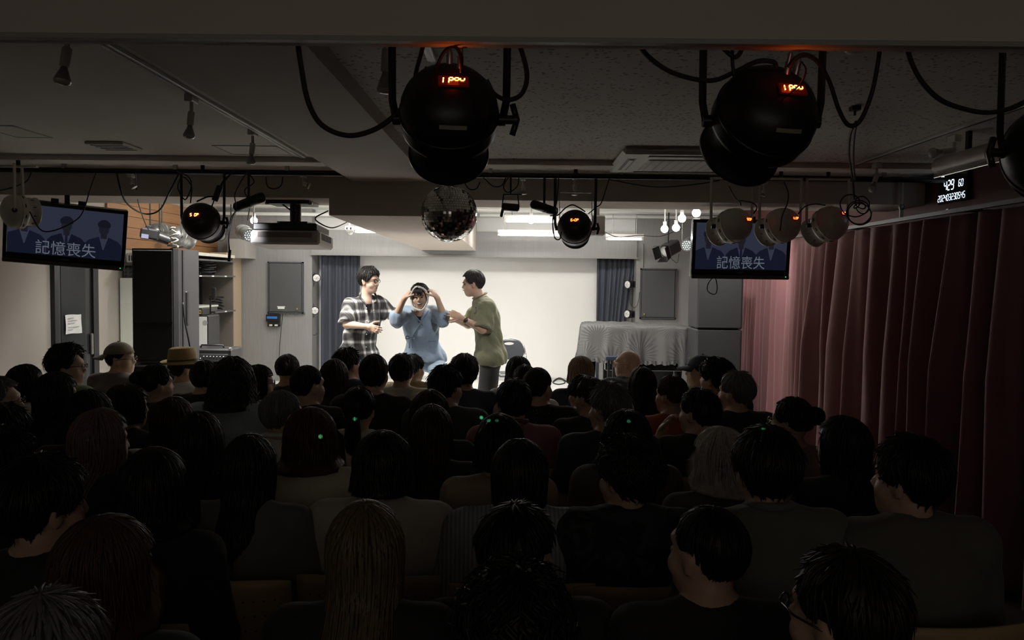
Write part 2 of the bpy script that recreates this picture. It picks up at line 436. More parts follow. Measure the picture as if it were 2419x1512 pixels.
c3 = curtain('screen_curtain', [(xa + .10, 12.14), ((xa + xb) / 2, 12.17), (xb, 12.19)], .23, 2.17, M_navy, period=.085, amp=.03, seed=5)
tag(c3, 'blue-grey curtain gathered at the left end of the white screen', 'curtain')
xa, xb = at(1411, 640, 12.1).x, at(1497, 640, 12.1).x
def narrow(px, py, t):
    x0 = xa; return x0 + (px - x0) * (1 - .42 * max(0, t - .1)), py
c4 = curtain('screen_curtain', [(xa, 12.19), ((xa + xb) / 2, 12.17), (xb, 12.13)], .23, 2.14, M_navy, period=.075, amp=.03, seed=6, gather=narrow)
tag(c4, 'blue-grey curtain at the right end of the white screen, above the piano', 'curtain')

# ------------------------------------------------------------------ lamps of the stage
M_bulb = mat('lit_bulb', (1, 1, 1), .3, emit=(1, .96, .88), strength=60)
M_tubeon = mat('lit_tube', (1, 1, 1), .3, emit=(1, .98, .94), strength=22)
LAMP_LABELS = ('glaring bare bulb above the left of the stage beside the projector', 'small bright bulb next to the low central beam', 'glaring bulb under the stage ceiling behind the mirror ball side',
               'lower left bulb of the glaring cluster near the right screen', 'lower right bulb of the glaring cluster near the right screen', 'upper small bulb of the glaring cluster near the right screen', 'topmost and brightest bulb beside the right television')
for (px, py, Y, e), lab in zip(LAMPS, LAMP_LABELS):
    c = at(px, py, Y); t = thing('bulb_lamp', lab, 'lamp', c, 'bare bulbs over the stage')
    MB().ball(c, .042, 14).build('bulb', M_bulb, t)
    MB().cyl(c + Vector((0, .0, .035)), c + Vector((0, 0, .085)), .02, n=12).build('socket', M_wplas, t)
    MB().cyl(c + Vector((0, 0, .08)), (c.x, c.y, 2.78), .008, n=8).build('stem', M_wplas, t)
    l = light('bulb_light', 'POINT', c + Vector((0, 0, -.06)), e, WHITE, shadow_soft_size=.05)
for i, (px0, px1, py, Y) in enumerate(((1175, 1330, 556, 11.3), (1430, 1520, 566, 11.3), (838, 955, 549, 11.3), (1190, 1320, 524, 9.7))):
    a = at(px0, py, Y); b = at(px1, py + 2, Y); z = a.z + .03
    t = thing('lamp_batten', ('white batten lamp above the grey valance right of the mirror ball', 'white batten lamp above the grey valance near the right wall speaker', 'white batten lamp above the grey valance left of the low beam', 'bright batten lamp on the stage ceiling behind the small black can')[i], 'lamp', ((a.x + b.x) / 2, Y, z), 'batten lamps over the stage')
    MB().bb(a.x, b.x, Y - .06, Y + .06, z, z + .05, bev=.008).build('housing', M_wplas, t)
    MB().cyl((a.x + .03, Y, z - .018), (b.x - .03, Y, z - .018), .016, n=10).build('tube', M_tubeon, t)
    for x in (a.x + .02, b.x - .02): MB().bb(x - .015, x + .015, Y - .03, Y + .03, z - .035, z + .005).build('end_holder', M_wplas, t)
    for x in (a.x + .1, b.x - .1): MB().cyl((x, Y, z + .04), (x, Y, 2.79), .006, n=6).build('hanger', M_greym, t)

# ------------------------------------------------------------------ seven-segment digits
SEG = {'1': 'ef', 'P': 'abefg', 'o': 'abfg', 'u': 'bfg', 'E': 'adefg', 'n': 'ceg', '0': 'abcdef', 'S': 'acdfg', 't': 'defg', '2': 'abged', '4': 'fgbc', '9': 'abcdfg', '3': 'abgcd', '5': 'afgcd', '6': 'afgcde', '8': 'abcdefg', ' ': '', '|': 'bc', 'L': 'def'}
def digits(text, h, w=None, th=None, gap=None, skew=.08):
    """returns quads (x,z) centred on the origin"""
    w = w or h * .55; th = th or h * .13; gap = gap or h * .22; out = []; x = 0
    for ch in text:
        hh = h / 2
        S = {'a': (0, h, w, h), 'g': (0, hh, w, hh), 'd': (0, 0, w, 0), 'f': (0, hh, 0, h), 'e': (0, 0, 0, hh), 'b': (w, hh, w, h), 'c': (w, 0, w, hh)}
        for s in SEG.get(ch, ''):
            x0, z0, x1, z1 = S[s]; i = th * .35
            if z0 == z1: q = [(x0 + i, z0 - th / 2), (x1 - i, z0 - th / 2), (x1 - i, z0 + th / 2), (x0 + i, z0 + th / 2)]
            else: q = [(x0 - th / 2, z0 + i), (x0 + th / 2, z0 + i), (x0 + th / 2, z1 - i), (x0 - th / 2, z1 - i)]
            out.append([(x + a + skew * b, b) for a, b in q])
        x += (w if ch != ' ' else w * .6) + gap
    W = x - gap
    return [[(a - W / 2, b - h / 2) for a, b in q] for q in out]
M_led = mat('red_led', (.1, .01, .0), .5, emit=(1, .13, .02), strength=9)
M_ledhot = mat('orange_led', (.1, .01, .0), .5, emit=(1, .42, .08), strength=8)
M_ledwin = mat('led_window', (.05, .004, .003), .25, emit=(1, .03, .0), strength=.02)
M_ledw = mat('white_led', (.1, .1, .1), .5, emit=(.75, .9, 1.0), strength=1.6)

def par_can(label, back, front, Rr, m, yoke_z, text=None, group=None, up=(0, 0, 1), knob=1, slots=False, plug=None, red=.0, strip=None, lens=False, yoke_side=None, dig_h=.016, disp=None, leds=False, ux=0.0, dskew=0.0):
    back = np.array(back, float); front = np.array(front, float); a = _nrm(front - back); L = np.linalg.norm(front - back)
    t = thing('par_can', label, 'stage light', tuple((back + front) / 2), group)
    side = np.array([1.0, 0, 0]) if yoke_side is None else _nrm(yoke_side)
    u = np.array(up, float) + ux * side; u = _nrm(u - a * u.dot(a)); r_ = np.cross(a, u)           # r_: to the viewer's right when seen from behind
    mb = MB().lathe([(0, 0), (.30 * Rr, .004 * L), (.55 * Rr, .045 * L), (.76 * Rr, .115 * L), (.90 * Rr, .20 * L), (.98 * Rr, .30 * L), (Rr, .40 * L), (Rr, .56 * L), (.985 * Rr, .60 * L), (.86 * Rr, .63 * L), (.83 * Rr, .67 * L), (.83 * Rr, .95 * L), (.87 * Rr, .96 * L), (.87 * Rr, L), (.80 * Rr, L), (.78 * Rr, .86 * L), (0, .85 * L)], back, a, 40, up=tuple(u))
    body = mb.build('body', m, t)
    MB().lathe([(.99 * Rr, .40 * L), (1.025 * Rr, .405 * L), (1.025 * Rr, .43 * L), (.99 * Rr, .435 * L)], back, a, 40).build('band', m, t)
    if lens or leds:
        g = MB().lathe([(.79 * Rr, .985 * L), (.76 * Rr, .995 * L), (0, 1.0 * L)], back, a, 32).build('lens', mat('lens_glass', (.25, .26, .27), .1, coat=.5), t)
        if leds:
            for k in range(19):
                rr, an = (0, 0) if k == 0 else ((.3 * Rr, k * math.pi / 3) if k < 7 else (.6 * Rr, k * math.pi / 6))
                p = back + a * (1.005 * L) + rr * (u * math.sin(an) + r_ * math.cos(an))
                MB().ball(p, Rr * .085, 8).build('led', mat('white_led_dot', (.8, .8, .8), .3, emit=(.8, .95, 1), strength=.9), g)
    if slots:
        for k in range(10):
            an = k * 2 * math.pi / 10 + .3; d = u * math.sin(an) + r_ * math.cos(an)
            B = np.stack([np.cross(d, a), a, d], 1)
            MB(B, back + a * .50 * L + d * Rr * 1.0).box((0, 0, 0), (Rr * .2, Rr * .055, .004)).build('vent_slot', M_black, body)
            MB(B, back + a * .80 * L + d * Rr * .83).box((0, 0, 0), (Rr * .055, Rr * .16, .004)).build('vent_slot', M_black, body)
    # yoke: two flat arms from the pivots up, with a bridge on top
    ce = back + a * L * .5; yb = thing_part = None
    up3 = np.array([0, 0, 1.0])
    for sg in (-1, 1):
        p = ce + side * sg * Rr * 1.1
        top = np.array([p[0] + side[0] * sg * .012, p[1], yoke_z])
        B = np.stack([side, np.cross(up3, side), up3], 1)
        h = yoke_z - p[2]
        MB().tube([p, p + (top - p) * .12 + side * sg * .008, top], .010 if Rr > .1 else .008, n=4, smooth=False).build('yoke_arm', m, t)
        MB().cyl(ce + side * sg * Rr * .9, ce + side * sg * Rr * 1.16, .016, n=12).build('pivot', M_blackm, t)
    MB().bb(ce[0] - Rr * 1.12, ce[0] + Rr * 1.12, ce[1] - .015, ce[1] + .015, yoke_z - .012, yoke_z).build('yoke_bridge', m, t)
    MB().cyl((ce[0], ce[1], yoke_z - .01), (ce[0], ce[1], yoke_z + .06), .014, n=10).build('clamp', M_blackm, t)
    if knob:
        k0 = ce + side * knob * Rr * 1.16
        kb = MB().cyl(k0, k0 + side * knob * .022, .012, n=10); kb.cyl(k0 + side * knob * .022, k0 + side * knob * .032, .018, n=10)
        kb.tube([k0 + side * knob * .03 + up3 * z + side * knob * (.012 * abs(z) / .04) * -1 for z in (-.04, -.02, 0, .02, .04)], .009, n=6)
        kb.build('knob', M_black, t)
    PR = [(0, 0), (.30, .004), (.55, .045), (.76, .115), (.90, .20), (.98, .30), (1.0, .40), (1.0, .56)]
    def on_shell(px, py):
        """point and outward normal of the housing that is seen at this place of the photograph"""
        best = None
        for i in range(36):
            q = i / 36 * (len(PR) - 1); k = int(q); w_ = q - k
            r0 = (PR[k][0] * (1 - w_) + PR[k + 1][0] * w_) * Rr; t0 = (PR[k][1] * (1 - w_) + PR[k + 1][1] * w_) * L
            dr, dt = (PR[k + 1][0] - PR[k][0]) * Rr, (PR[k + 1][1] - PR[k][1]) * L
            for j in range(72):
                an = j * math.pi / 36; d = u * math.sin(an) + r_ * math.cos(an); p = back + a * t0 + d * r0; nn = _nrm(d * dt - a * dr)
                if nn.dot(CAM - p) < 0: continue
                c_ = W2C @ (p - CAM); e = (1209.5 + F_PX * c_[0] / -c_[2] - px) ** 2 + (756 - F_PX * c_[1] / -c_[2] - py) ** 2
                if best is None or e < best[0]: best = (e, p, nn)
        return best[1], best[2]
    if text:
        p, nn = on_shell(*disp); z = up3 - nn * up3.dot(nn); z = _nrm(z + side * dskew); x = np.cross(z, nn)
        x = -x if x[0] < 0 else x
        B = np.stack([x, -nn, z], 1); w = dig_h * (.9 * len(text))
        d = MB(B, p + nn * .005).box((0, 0, 0), (w * 1.15, .006, dig_h * 1.7)).build('display', M_ledwin, t)
        mb = MB(B, p + nn * .0095)
        for q in digits(text, dig_h, th=dig_h * .17): mb.add([(x_, 0, z_) for x_, z_ in q], [[0, 1, 2, 3]])
        mb.build('digit', M_ledhot if dig_h > .0165 and Rr > .124 else M_led, d)
        if red: light('display_glow', 'POINT', tuple(p + nn * .03 + z * .012), red, (1, .04, .01), shadow_soft_size=.015)
    for k, pp in enumerate(plug or ()):
        p, nn = on_shell(*pp); d = _nrm(nn * .5 + up3)
        pl = MB().cyl(p - d * .008, p + d * .026, .0085, n=12); pl.cyl(p + d * .026, p + d * .05, .0065, .005, n=12); pl.build('plug', mat('metal_plug', (.4, .4, .4), .3, metal=.9), t)
    if strip:
        p, nn = on_shell(*strip); z = _nrm(up3 - nn * up3.dot(nn)); x = np.cross(z, nn); B = np.stack([x, -nn, z], 1)
        mb = MB(B, p)
        V = [(xx, xx * xx / (2 * Rr) + yy, zz) for yy in (-.0035, -.001) for xx in np.linspace(-.034, .034, 9) for zz in (-.005, .005)]
        mb.add(V, [[2 * k, 2 * k + 2, 2 * k + 3, 2 * k + 1] for k in range(8)] + [[18 + 2 * k, 18 + 2 * k + 1, 18 + 2 * k + 3, 18 + 2 * k + 2] for k in range(8)]); mb.build('label_strip', mat('strip', (.30, .28, .22), .6), t)
    return t
G1 = 'large black cans hanging close to the camera'
par_can('large black stage light with red display hanging nearest the middle of the ceiling', at(1062, 188, 2.0), at(1060, 366, 2.22), .126, M_black, ZC, '1Pou', G1, plug=[(1088, 160), (1063, 150)], red=.03, strip=(1066, 300), dig_h=.018, disp=(1072, 198))
par_can('large black stage light with red display, aimed left, hanging at upper right', at(1858, 206, 2.0), at(1744, 360, 2.22), .130, M_black, ZC, '1Pou', G1, plug=[(1857, 172), (1883, 172)], red=.03, strip=(1866, 311), dig_h=.0175, knob=0, disp=(1868, 213))
par_can('black stage light cut off by the right edge of the picture', at(2500, 330, 2.1), at(2478, 390, 2.35), .125, M_black, ZC, None, G1, knob=-1)
G2 = 'cans hanging from the cross beam'
ZP = 2.50
par_can('black stage light with orange digits hanging left of the projector', at(461, 510, 5.62), at(497, 541, 5.92), .130, M_black, ZP, 'SA0P', G2, red=.004, dig_h=.02, disp=(459, 508), knob=1)
par_can('cream stage light hanging over the left part of the right television', at(1764, 522, 5.62), at(1692, 548, 5.86), .122, M_cream, ZP, 'SE0P', G2, slots=True, red=.004, dig_h=.016, disp=(1768, 519), knob=0)
par_can('cream stage light hanging over the right part of the right television', at(1877, 520, 5.62), at(1808, 550, 5.86), .122, M_cream, ZP, 'LL0P', G2, slots=True, red=.004, dig_h=.016, disp=(1878, 516), knob=0)
par_can('cream stage light in front of the top of the dark curtain', at(1990, 512, 5.62), at(1918, 552, 5.86), .122, M_cream, ZP, 'L50P', G2, slots=True, red=.004, dig_h=.016, disp=(1993, 505), knob=0)
par_can('small black stage light with red display right of the mirror ball', at(1357, 523, 5.66), at(1359, 556, 5.95), .122, M_black, ZP, 'Eh0P'.replace('h', 'n'), G2, red=.004, dig_h=.018, disp=(1357, 520), knob=1)
par_can('cream stage light at the far left in front of the left television', at(5, 498, 5.45), at(84, 502, 5.62), .118, M_cream, ZP, None, G2, slots=True, knob=0, yoke_side=(.35, -.93, 0))
G3 = 'cans over the left side of the stage'
par_can('silver stage light above the tall loudspeaker, nearer the door', at(352, 545, 8.3), at(408, 552, 8.5), .095, M_greym, 2.72, None, G3, slots=False, knob=0, yoke_side=(.3, -.95, 0))
par_can('silver stage light above the tall loudspeaker, nearer the shelves', at(408, 548, 8.1), at(452, 572, 8.3), .095, M_greym, 2.72, None, G3, knob=0, yoke_side=(.3, -.95, 0))
par_can('small dark stage light pointing down beside the black can', at(530, 532, 9.0), at(517, 556, 8.8), .085, M_dgrey, 2.72, None, G3, lens=True, knob=0)
par_can('led stage light with white dots left of the projector', at(566, 543, 9.3), at(589, 556, 9.1), .085, M_greym, 2.72, None, G3, leds=True, knob=0)
par_can('led stage light with white dots beside the right television', at(1640, 570, 10.2), at(1622, 580, 10.0), .085, M_greym, 2.72, None, 'lights on the right of the stage', leds=True, knob=0)

# lighting pipes before the cross beam
for i, (x0, x1) in enumerate(((XL, -1.28), (-.69, XR))):
    t = thing('lighting_pipe', ('black lighting pipe under the left ceiling in front of the cross beam', 'black lighting pipe under the right ceiling in front of the cross beam')[i], 'pipe', ((x0 + x1) / 2, 5.8, 2.5), 'lighting pipes')
    MB().cyl((x0, 5.8, 2.505), (x1, 5.8, 2.505), .021, n=12).build('pipe', M_blackm, t)
    for k in range(4):
        x = x0 + (x1 - x0) * (k + .5) / 4
        MB().bb(x - .012, x + .012, 5.785, 5.815, 2.51, ZC).build('hanger', M_greym, t)

# ------------------------------------------------------------------ cables
def cable(label, pts, r=.006, name='cable', m=None, group='hanging cables'):
    P_ = [at(*p) for p in pts]
    return tag(MB().tube(P_, r, n=6, spline=7).build(name, m or M_cable), label, 'cable', group)
cable('thick cable sagging in a deep loop left of the large black light', [(700, 78, 2.05), (712, 160, 2.06), (728, 240, 2.06), (760, 295, 2.07), (820, 320, 2.08), (880, 308, 2.09), (930, 275, 2.1), (975, 225, 2.12), (1010, 160, 2.08)], .0068, m=M_dust)
cable('cable looping down on the right of the large middle light', [(1214, 80, 2.05), (1232, 120, 2.06), (1245, 180, 2.08), (1232, 222, 2.1), (1200, 236, 2.1), (1168, 222, 2.12), (1150, 190, 2.1)], .0062, m=M_dust)
cable('short cable rising from the left shoulder of the middle light', [(1007, 80, 2.06), (994, 130, 2.07), (982, 175, 2.09), (976, 230, 2.12)], .0055)
cable('red-lit lead arching over the middle light display', [(1090, 172, 1.985), (1088, 130, 1.97), (1072, 110, 1.98), (1050, 122, 2.0), (1030, 160, 2.02), (1012, 205, 2.05)], .0045)
cable('curled lead above the plug of the middle light', [(1085, 85, 2.0), (1090, 104, 1.99), (1102, 108, 1.99), (1110, 92, 2.0), (1104, 78, 2.01)], .005)
cable('long cable sweeping to the upper right light from the ceiling', [(1500, 92, 2.05), (1530, 132, 2.06), (1580, 168, 2.07), (1640, 187, 2.08), (1690, 189, 2.08), (1740, 168, 2.07), (1790, 145, 2.05), (1826, 146, 2.04), (1834, 158, 2.03)], .0062, m=M_dust)
cable('thin cable dropping beside the flat arm of the right light', [(1732, 80, 2.05), (1730, 140, 2.05), (1736, 190, 2.06), (1746, 235, 2.1)], .0045)
cable('knotted lead above the arm of the right light', [(1690, 95, 2.03), (1712, 118, 2.02), (1735, 135, 2.02), (1750, 122, 2.03), (1752, 100, 2.03), (1730, 98, 2.04), (1712, 108, 2.04)], .006)
cable('red-lit cable falling from the right light display into a loop', [(1862, 160, 2.0), (1880, 138, 1.99), (1905, 130, 1.99), (1935, 150, 2.0), (1960, 195, 2.02), (1982, 260, 2.04), (2005, 296, 2.05), (2032, 285, 2.05), (2058, 225, 2.05), (2072, 160, 2.05), (2083, 85, 2.05)], .0058)
cable('thin lead crossing the right light display', [(1893, 145, 1.985), (1904, 165, 1.975), (1893, 195, 1.965), (1865, 222, 1.965), (1842, 238, 1.99)], .002)
cable('cable hanging in a wide sag at the upper right corner', [(2138, 85, 2.05), (2150, 140, 2.05), (2175, 190, 2.06), (2220, 235, 2.07), (2280, 258, 2.08), (2335, 266, 2.08), (2390, 255, 2.09), (2450, 225, 2.1)], .0065, m=M_dust)
cable('pair of thin cables falling from the ceiling hook to the cream lights', [(2022, 288, 3.9), (2008, 320, 4.2), (2006, 370, 4.8), (2014, 420, 5.4), (2018, 470, 5.6)], .007)
cable('thin cable beside the pair falling to the cream lights', [(2024, 288, 3.9), (2017, 330, 4.2), (2016, 385, 4.8), (2020, 425, 5.4)], .006)
rnd = random.Random(3)
pts = []
for k in range(46):
    a = k * .78; q = 20 + 16 * math.sin(k * .37 + 1) ; pts.append((2026 + 9 * math.sin(k * .21) + q * math.cos(a), 490 + 10 * math.cos(k * .17) + q * .9 * math.sin(a), 5.54 + .0016 * k))
cable('coiled bundle of cable hanging beside the last cream light', pts, .0045)
for i, (lab, pts) in enumerate((
    ('cable drooping over the left television from the lighting pipe', [(75, 405, 5.75), (60, 430, 5.7), (10, 448, 5.6), (-40, 452, 5.6)]),
    ('cable running down across the left television screen', [(228, 405, 5.75), (215, 440, 5.6), (196, 500, 5.5), (172, 525, 5.48), (126, 545, 5.45), (95, 542, 5.45), (70, 500, 5.45)]),
    ('thick cable falling right of the left television', [(275, 404, 5.75), (283, 440, 5.7), (296, 475, 5.8), (322, 498, 6.0), (350, 506, 6.2), (378, 495, 6.0), (400, 455, 5.8), (425, 405, 5.75)]),
    ('thin cable from the pipe to the small black monitor', [(320, 405, 5.75), (325, 470, 6.4), (340, 520, 7.2), (352, 545, 7.6)]),
    ('loop of cable above the left black can', [(418, 405, 5.7), (445, 418, 5.6), (452, 440, 5.6), (440, 470, 5.58), (430, 465, 5.58), (420, 440, 5.6), (432, 418, 5.6), (452, 440, 5.62), (450, 480, 5.62)]),
    ('cable from the left black can up to the pipe', [(497, 500, 5.7), (507, 470, 5.65), (525, 430, 5.65), (552, 404, 5.75)]),
    ('thick lead with an in-line block right of the left can', [(465, 476, 5.55), (490, 465, 5.6), (512, 462, 5.6), (525, 435, 5.65), (548, 408, 5.7)]),
    ('cables in a bunch hanging above the black tube light', [(590, 404, 5.75), (575, 420, 5.7), (555, 460, 5.7), (558, 490, 5.8), (548, 520, 6.0), (541, 560, 6.2), (541, 605, 6.3)]),
    ('thin wavy cable beside the bunch above the tube light', [(582, 404, 5.75), (600, 430, 5.7), (578, 450, 5.7), (590, 480, 5.75), (585, 520, 6.2)]),
    ('short loop of cable on the cross beam left of the projector mount', [(628, 418, 6.1), (632, 440, 6.08), (648, 446, 6.08), (664, 438, 6.08), (668, 418, 6.1)]),
    ('cable drooping right of the mirror ball below the beam', [(1095, 428, 5.75), (1108, 446, 5.72), (1125, 446, 5.72), (1134, 430, 5.75)]),
    ('cable sagging along the beam between two small spotlights', [(1142, 420, 5.75), (1165, 440, 5.7), (1185, 438, 5.7), (1195, 420, 5.75)]),
    ('looped cable around the small box spotlight', [(1205, 412, 5.75), (1190, 440, 5.7), (1200, 455, 5.68), (1222, 440, 5.68), (1226, 415, 5.75)]),
    ('cable falling left of the small black can with red display', [(1320, 412, 5.75), (1316, 470, 5.7), (1306, 520, 5.68), (1310, 560, 5.66), (1322, 565, 5.66), (1326, 548, 5.66)]),
    ('cable arching over the top of the small black can', [(1300, 510, 5.7), (1318, 508, 5.66), (1335, 492, 5.62), (1352, 484, 5.62), (1370, 492, 5.62), (1382, 500, 5.66)]),
    ('long cable from the small black can up to the right pipe', [(1390, 505, 5.7), (1408, 490, 5.7), (1420, 480, 5.7), (1432, 445, 5.72), (1440, 420, 5.75)]),
    ('cable strung along the beam from the small can to the cream lights', [(1440, 424, 5.75), (1500, 436, 5.75), (1560, 442, 5.75), (1640, 436, 5.75), (1700, 426, 5.75)]),
    ('lead from the pipe to the first cream light', [(1722, 440, 5.7), (1735, 465, 5.66), (1748, 478, 5.62), (1750, 486, 5.62)]),
    ('looped lead behind the first cream light display', [(1748, 474, 5.64), (1775, 478, 5.6), (1788, 490, 5.58), (1780, 505, 5.58)]),
    ('lead from the pipe to the second cream light', [(1852, 430, 5.72), (1862, 455, 5.66), (1860, 480, 5.62), (1848, 510, 5.56), (1843, 545, 5.54)]),
    ('wavy lead joining the second and third cream lights', [(1885, 506, 5.6), (1902, 488, 5.62), (1925, 482, 5.62), (1950, 485, 5.62)]),
    ('thin cable drooping to the grey spotlight on the right wall', [(1412, 540, 6.93), (1460, 560, 9.2), (1510, 556, 9.4), (1560, 558, 9.6), (1610, 540, 9.8)]),
    ('cable loop hanging under the right television', [(1690, 648, 6.58), (1672, 672, 6.60), (1674, 690, 6.60), (1690, 694, 6.60), (1694, 676, 6.60), (1688, 648, 6.58)]),
    ('thin power cord with a plug hanging left of the projector', [(590, 480, 5.8), (548, 510, 6.0), (540, 560, 6.1), (543, 595, 6.1)]),
)):
    cable(lab, pts, .0065 if i in (2, 6) else .0045)
for lab, a, b, r in (('black in-line block on the lead right of the left can', (520, 440, 5.64), (507, 474, 5.62), .022), ('dark cord connector hanging left of the projector', (543, 590, 6.1), (541, 618, 6.1), .011)):
    tag(MB().cyl(at(*a), at(*b), r, n=10).build('cord_connector', M_black), lab, 'connector', 'cord connectors')

# ------------------------------------------------------------------ small spot lamps on the ceiling tracks
def track(label, x, y0, y1):
    t = thing('light_track', label, 'track', (x, (y0 + y1) / 2, ZC - .02), 'ceiling light tracks')
    MB().bb(x - .018, x + .018, y0, y1, ZC - .018, ZC, bev=.003).build('rail', mat('track_white', (.5, .49, .46), .4), t)
    MB().bb(x - .005, x + .005, y0, y1, ZC - .0195, ZC - .017).build('slot', M_black, t)
track('long light track on the left ceiling beside the beam', -1.46, 1.0, 5.4)
track('short light track between the beam and the middle black light', -.335, 1.2, 3.0)
track('light track on the right ceiling near the curtain', 2.24, 1.5, 5.45)
M_rbulb = mat('reflector_glass', (.55, .54, .5), .12, coat=.5)
def spot_lamp(label, base, end, m=M_wplas, q=.75, group='unlit spot lamps on the ceiling'):
    b = np.array(base); e = np.array(end); d = _nrm(e - b); L = np.linalg.norm(e - b)
    t = thing('spot_lamp', label, 'spot lamp', tuple(b), group)
    MB().bb(b[0] - .018, b[0] + .018, b[1] - .04, b[1] + .04, b[2] - .035, b[2], bev=.004).build('adapter', m, t)
    k = b + np.array([0, 0, -.075])
    MB().cyl(b + np.array([0, 0, -.03]), k, .008, n=10).build('arm', m, t)
    d = _nrm(e - k); L = np.linalg.norm(e - k)
    MB().lathe([(0, 0), (.017 * q, 0), (.02 * q, .004), (.02 * q, .5 * L), (.016 * q, .52 * L), (0, .52 * L)], k, d, 16).build('socket', m, t)
    MB().lathe([(.012 * q, .5 * L), (.015 * q, .58 * L), (.030 * q, .82 * L), (.034 * q, .9 * L)], k, d, 18).build('reflector', mat('reflector_silver', (.35, .34, .33), .3, metal=.5), t)
    MB().lathe([(.034 * q, .9 * L), (.031 * q, .96 * L), (.018 * q, .995 * L), (0, L)], k, d, 18).build('bulb_face', M_rbulb, t)
spot_lamp('spot lamp on the left track nearest the camera', at(158, 55, 2.52), at(146, 200, 2.5))
spot_lamp('spot lamp on the left track, second from the camera', at(452, 224, 3.62), at(446, 327, 3.6))
spot_lamp('spot lamp on the left track, third from the camera', at(597, 306, 4.5), at(592, 389, 4.5))
spot_lamp('spot lamp hanging just left of the middle black light', (at(913, 110, 2.6).x, 2.6, ZC - .01), at(908, 222, 2.6))
spot_lamp('spot lamp on the beam above the right edge of the left television', at(310, 408, 5.95), at(318, 444, 5.95))
spot_lamp('spot lamp below the beam left of the mirror ball', at(716, 408, 5.95), at(732, 440, 5.95))
spot_lamp('pale spot lamp hanging over the small box spotlight', at(1236, 415, 5.95), at(1237, 460, 5.95))
spot_lamp('pale spot lamp above the small black can with display', at(1358, 412, 5.95), at(1358, 462, 5.95))
spot_lamp('spot lamp above the right television between cream lights', at(1805, 425, 5.95), at(1800, 464, 5.95))
spot_lamp('spot lamp pointing down beside the dark curtain top', at(2072, 385, 5.3), at(2060, 450, 5.2))
spot_lamp('spot lamp turned sideways on the right ceiling track', at(2255, 320, 4.15), at(2198, 362, 4.1))

# hook in the right ceiling and round smoke detector
t = thing('ceiling_hook', 'small hook in the right ceiling holding two thin cables', 'hook', at(2020, 250, 3.75)); c = at(2020, 252, 3.75)
MB().bb(c.x - .02, c.x + .02, c.y - .02, c.y + .02, ZC - .02, ZC).build('plate', M_blackm, t); MB().cyl((c.x, c.y, ZC - .02), (c.x, c.y, c.z - .04), .006, n=8).build('rod', M_blackm, t)
t = thing('smoke_detector', 'round white smoke detector on the ceiling right of the right light', 'detector', (0, 0, 0)); c = at(2021, 108, 2.75); t.location = c
MB().lathe([(0, .0), (.028, .004), (.036, .014), (.036, .022), (.055, .026), (.055, .045), (0, .045)], (c.x, c.y, ZC - .045), (0, 0, 1), 24).build('cover', M_wplas, t)
# access hatches and vent of the left ceiling
def hatch(label, pts):
    c = [at(px, py, F_PX * .82 / (664 - py)) for px, py in pts]; x0 = min(p.x for p in c); x1 = max(p.x for p in c); y0 = min(p.y for p in c); y1 = max(p.y for p in c)
    t = thing('ceiling_hatch', label, 'hatch', ((x0 + x1) / 2, (y0 + y1) / 2, ZC), 'ceiling hatches')
    for a in ((x0, x1, y0, y0 + .012), (x0, x1, y1 - .012, y1), (x0, x0 + .012, y0, y1), (x1 - .012, x1, y0, y1)): MB().bb(*a, ZC - .004, ZC).build('frame_edge', mat('hatch_edge', (.45, .44, .41), .5), t)
    MB().bb(x0 + .014, x1 - .014, y0 + .014, y1 - .014, ZC - .002, ZC).build('panel', M_ceil, t)
hatch('square hatch outlined in the ceiling at far left', [(-60, 313), (125, 340)])
hatch('square hatch outlined in the ceiling left of the central beam', [(500, 354), (690, 374)])
c = at(270, 357, 5.05)
t = thing('ceiling_vent', 'small flat vent on the left ceiling near the cross beam', 'vent', (c.x, c.y, ZC)); MB().bb(c.x - .12, c.x + .12, c.y - .13, c.y + .13, ZC - .018, ZC, bev=.006).build('cover', M_ceil, t)
for k in range(4): MB().bb(c.x - .1, c.x + .1, c.y - .1 + k * .06, c.y - .08 + k * .06, ZC - .02, ZC - .017).build('slat', M_dgrey, t)

# ------------------------------------------------------------------ ceiling air conditioner
t = thing('air_conditioner', 'white ceiling cassette air conditioner behind the right black light', 'air conditioner', (1.08, 5.32, ZC))
MB().bb(.61, 1.56, 4.9, 5.76, ZC - .045, ZC, bev=.03).build('panel', M_wplas, t)
MB().bb(.80, 1.37, 5.12, 5.60, ZC - .052, ZC - .04, bev=.01).build('intake_grille', mat('ac_grille', (.45, .44, .41), .6), t)
for a in ((.78, 1.39, 4.97, 5.03), (.78, 1.39, 5.66, 5.71), (.665, .72, 5.1, 5.6), (1.45, 1.505, 5.1, 5.6)):
    MB().bb(*a, ZC - .047, ZC - .042).build('air_slot', M_black, t); x0, x1, y0, y1 = a
    if y1 - y0 < .1: MB().bb(x0, x1, y0 + .012, y1 - .02, ZC - .052, ZC - .047).build('louvre', M_wplas, t)
    else: MB().bb(x0 + .014, x1 - .014, y0 + .02, y1 - .02, ZC - .052, ZC - .047).build('louvre', M_wplas, t)
for k in range(9): MB().bb(.83 + k * .06, .84 + k * .06, 5.14, 5.58, ZC - .0535, ZC - .051).build('grille_bar', mat('ac_bar', (.38, .37, .35), .6), t)

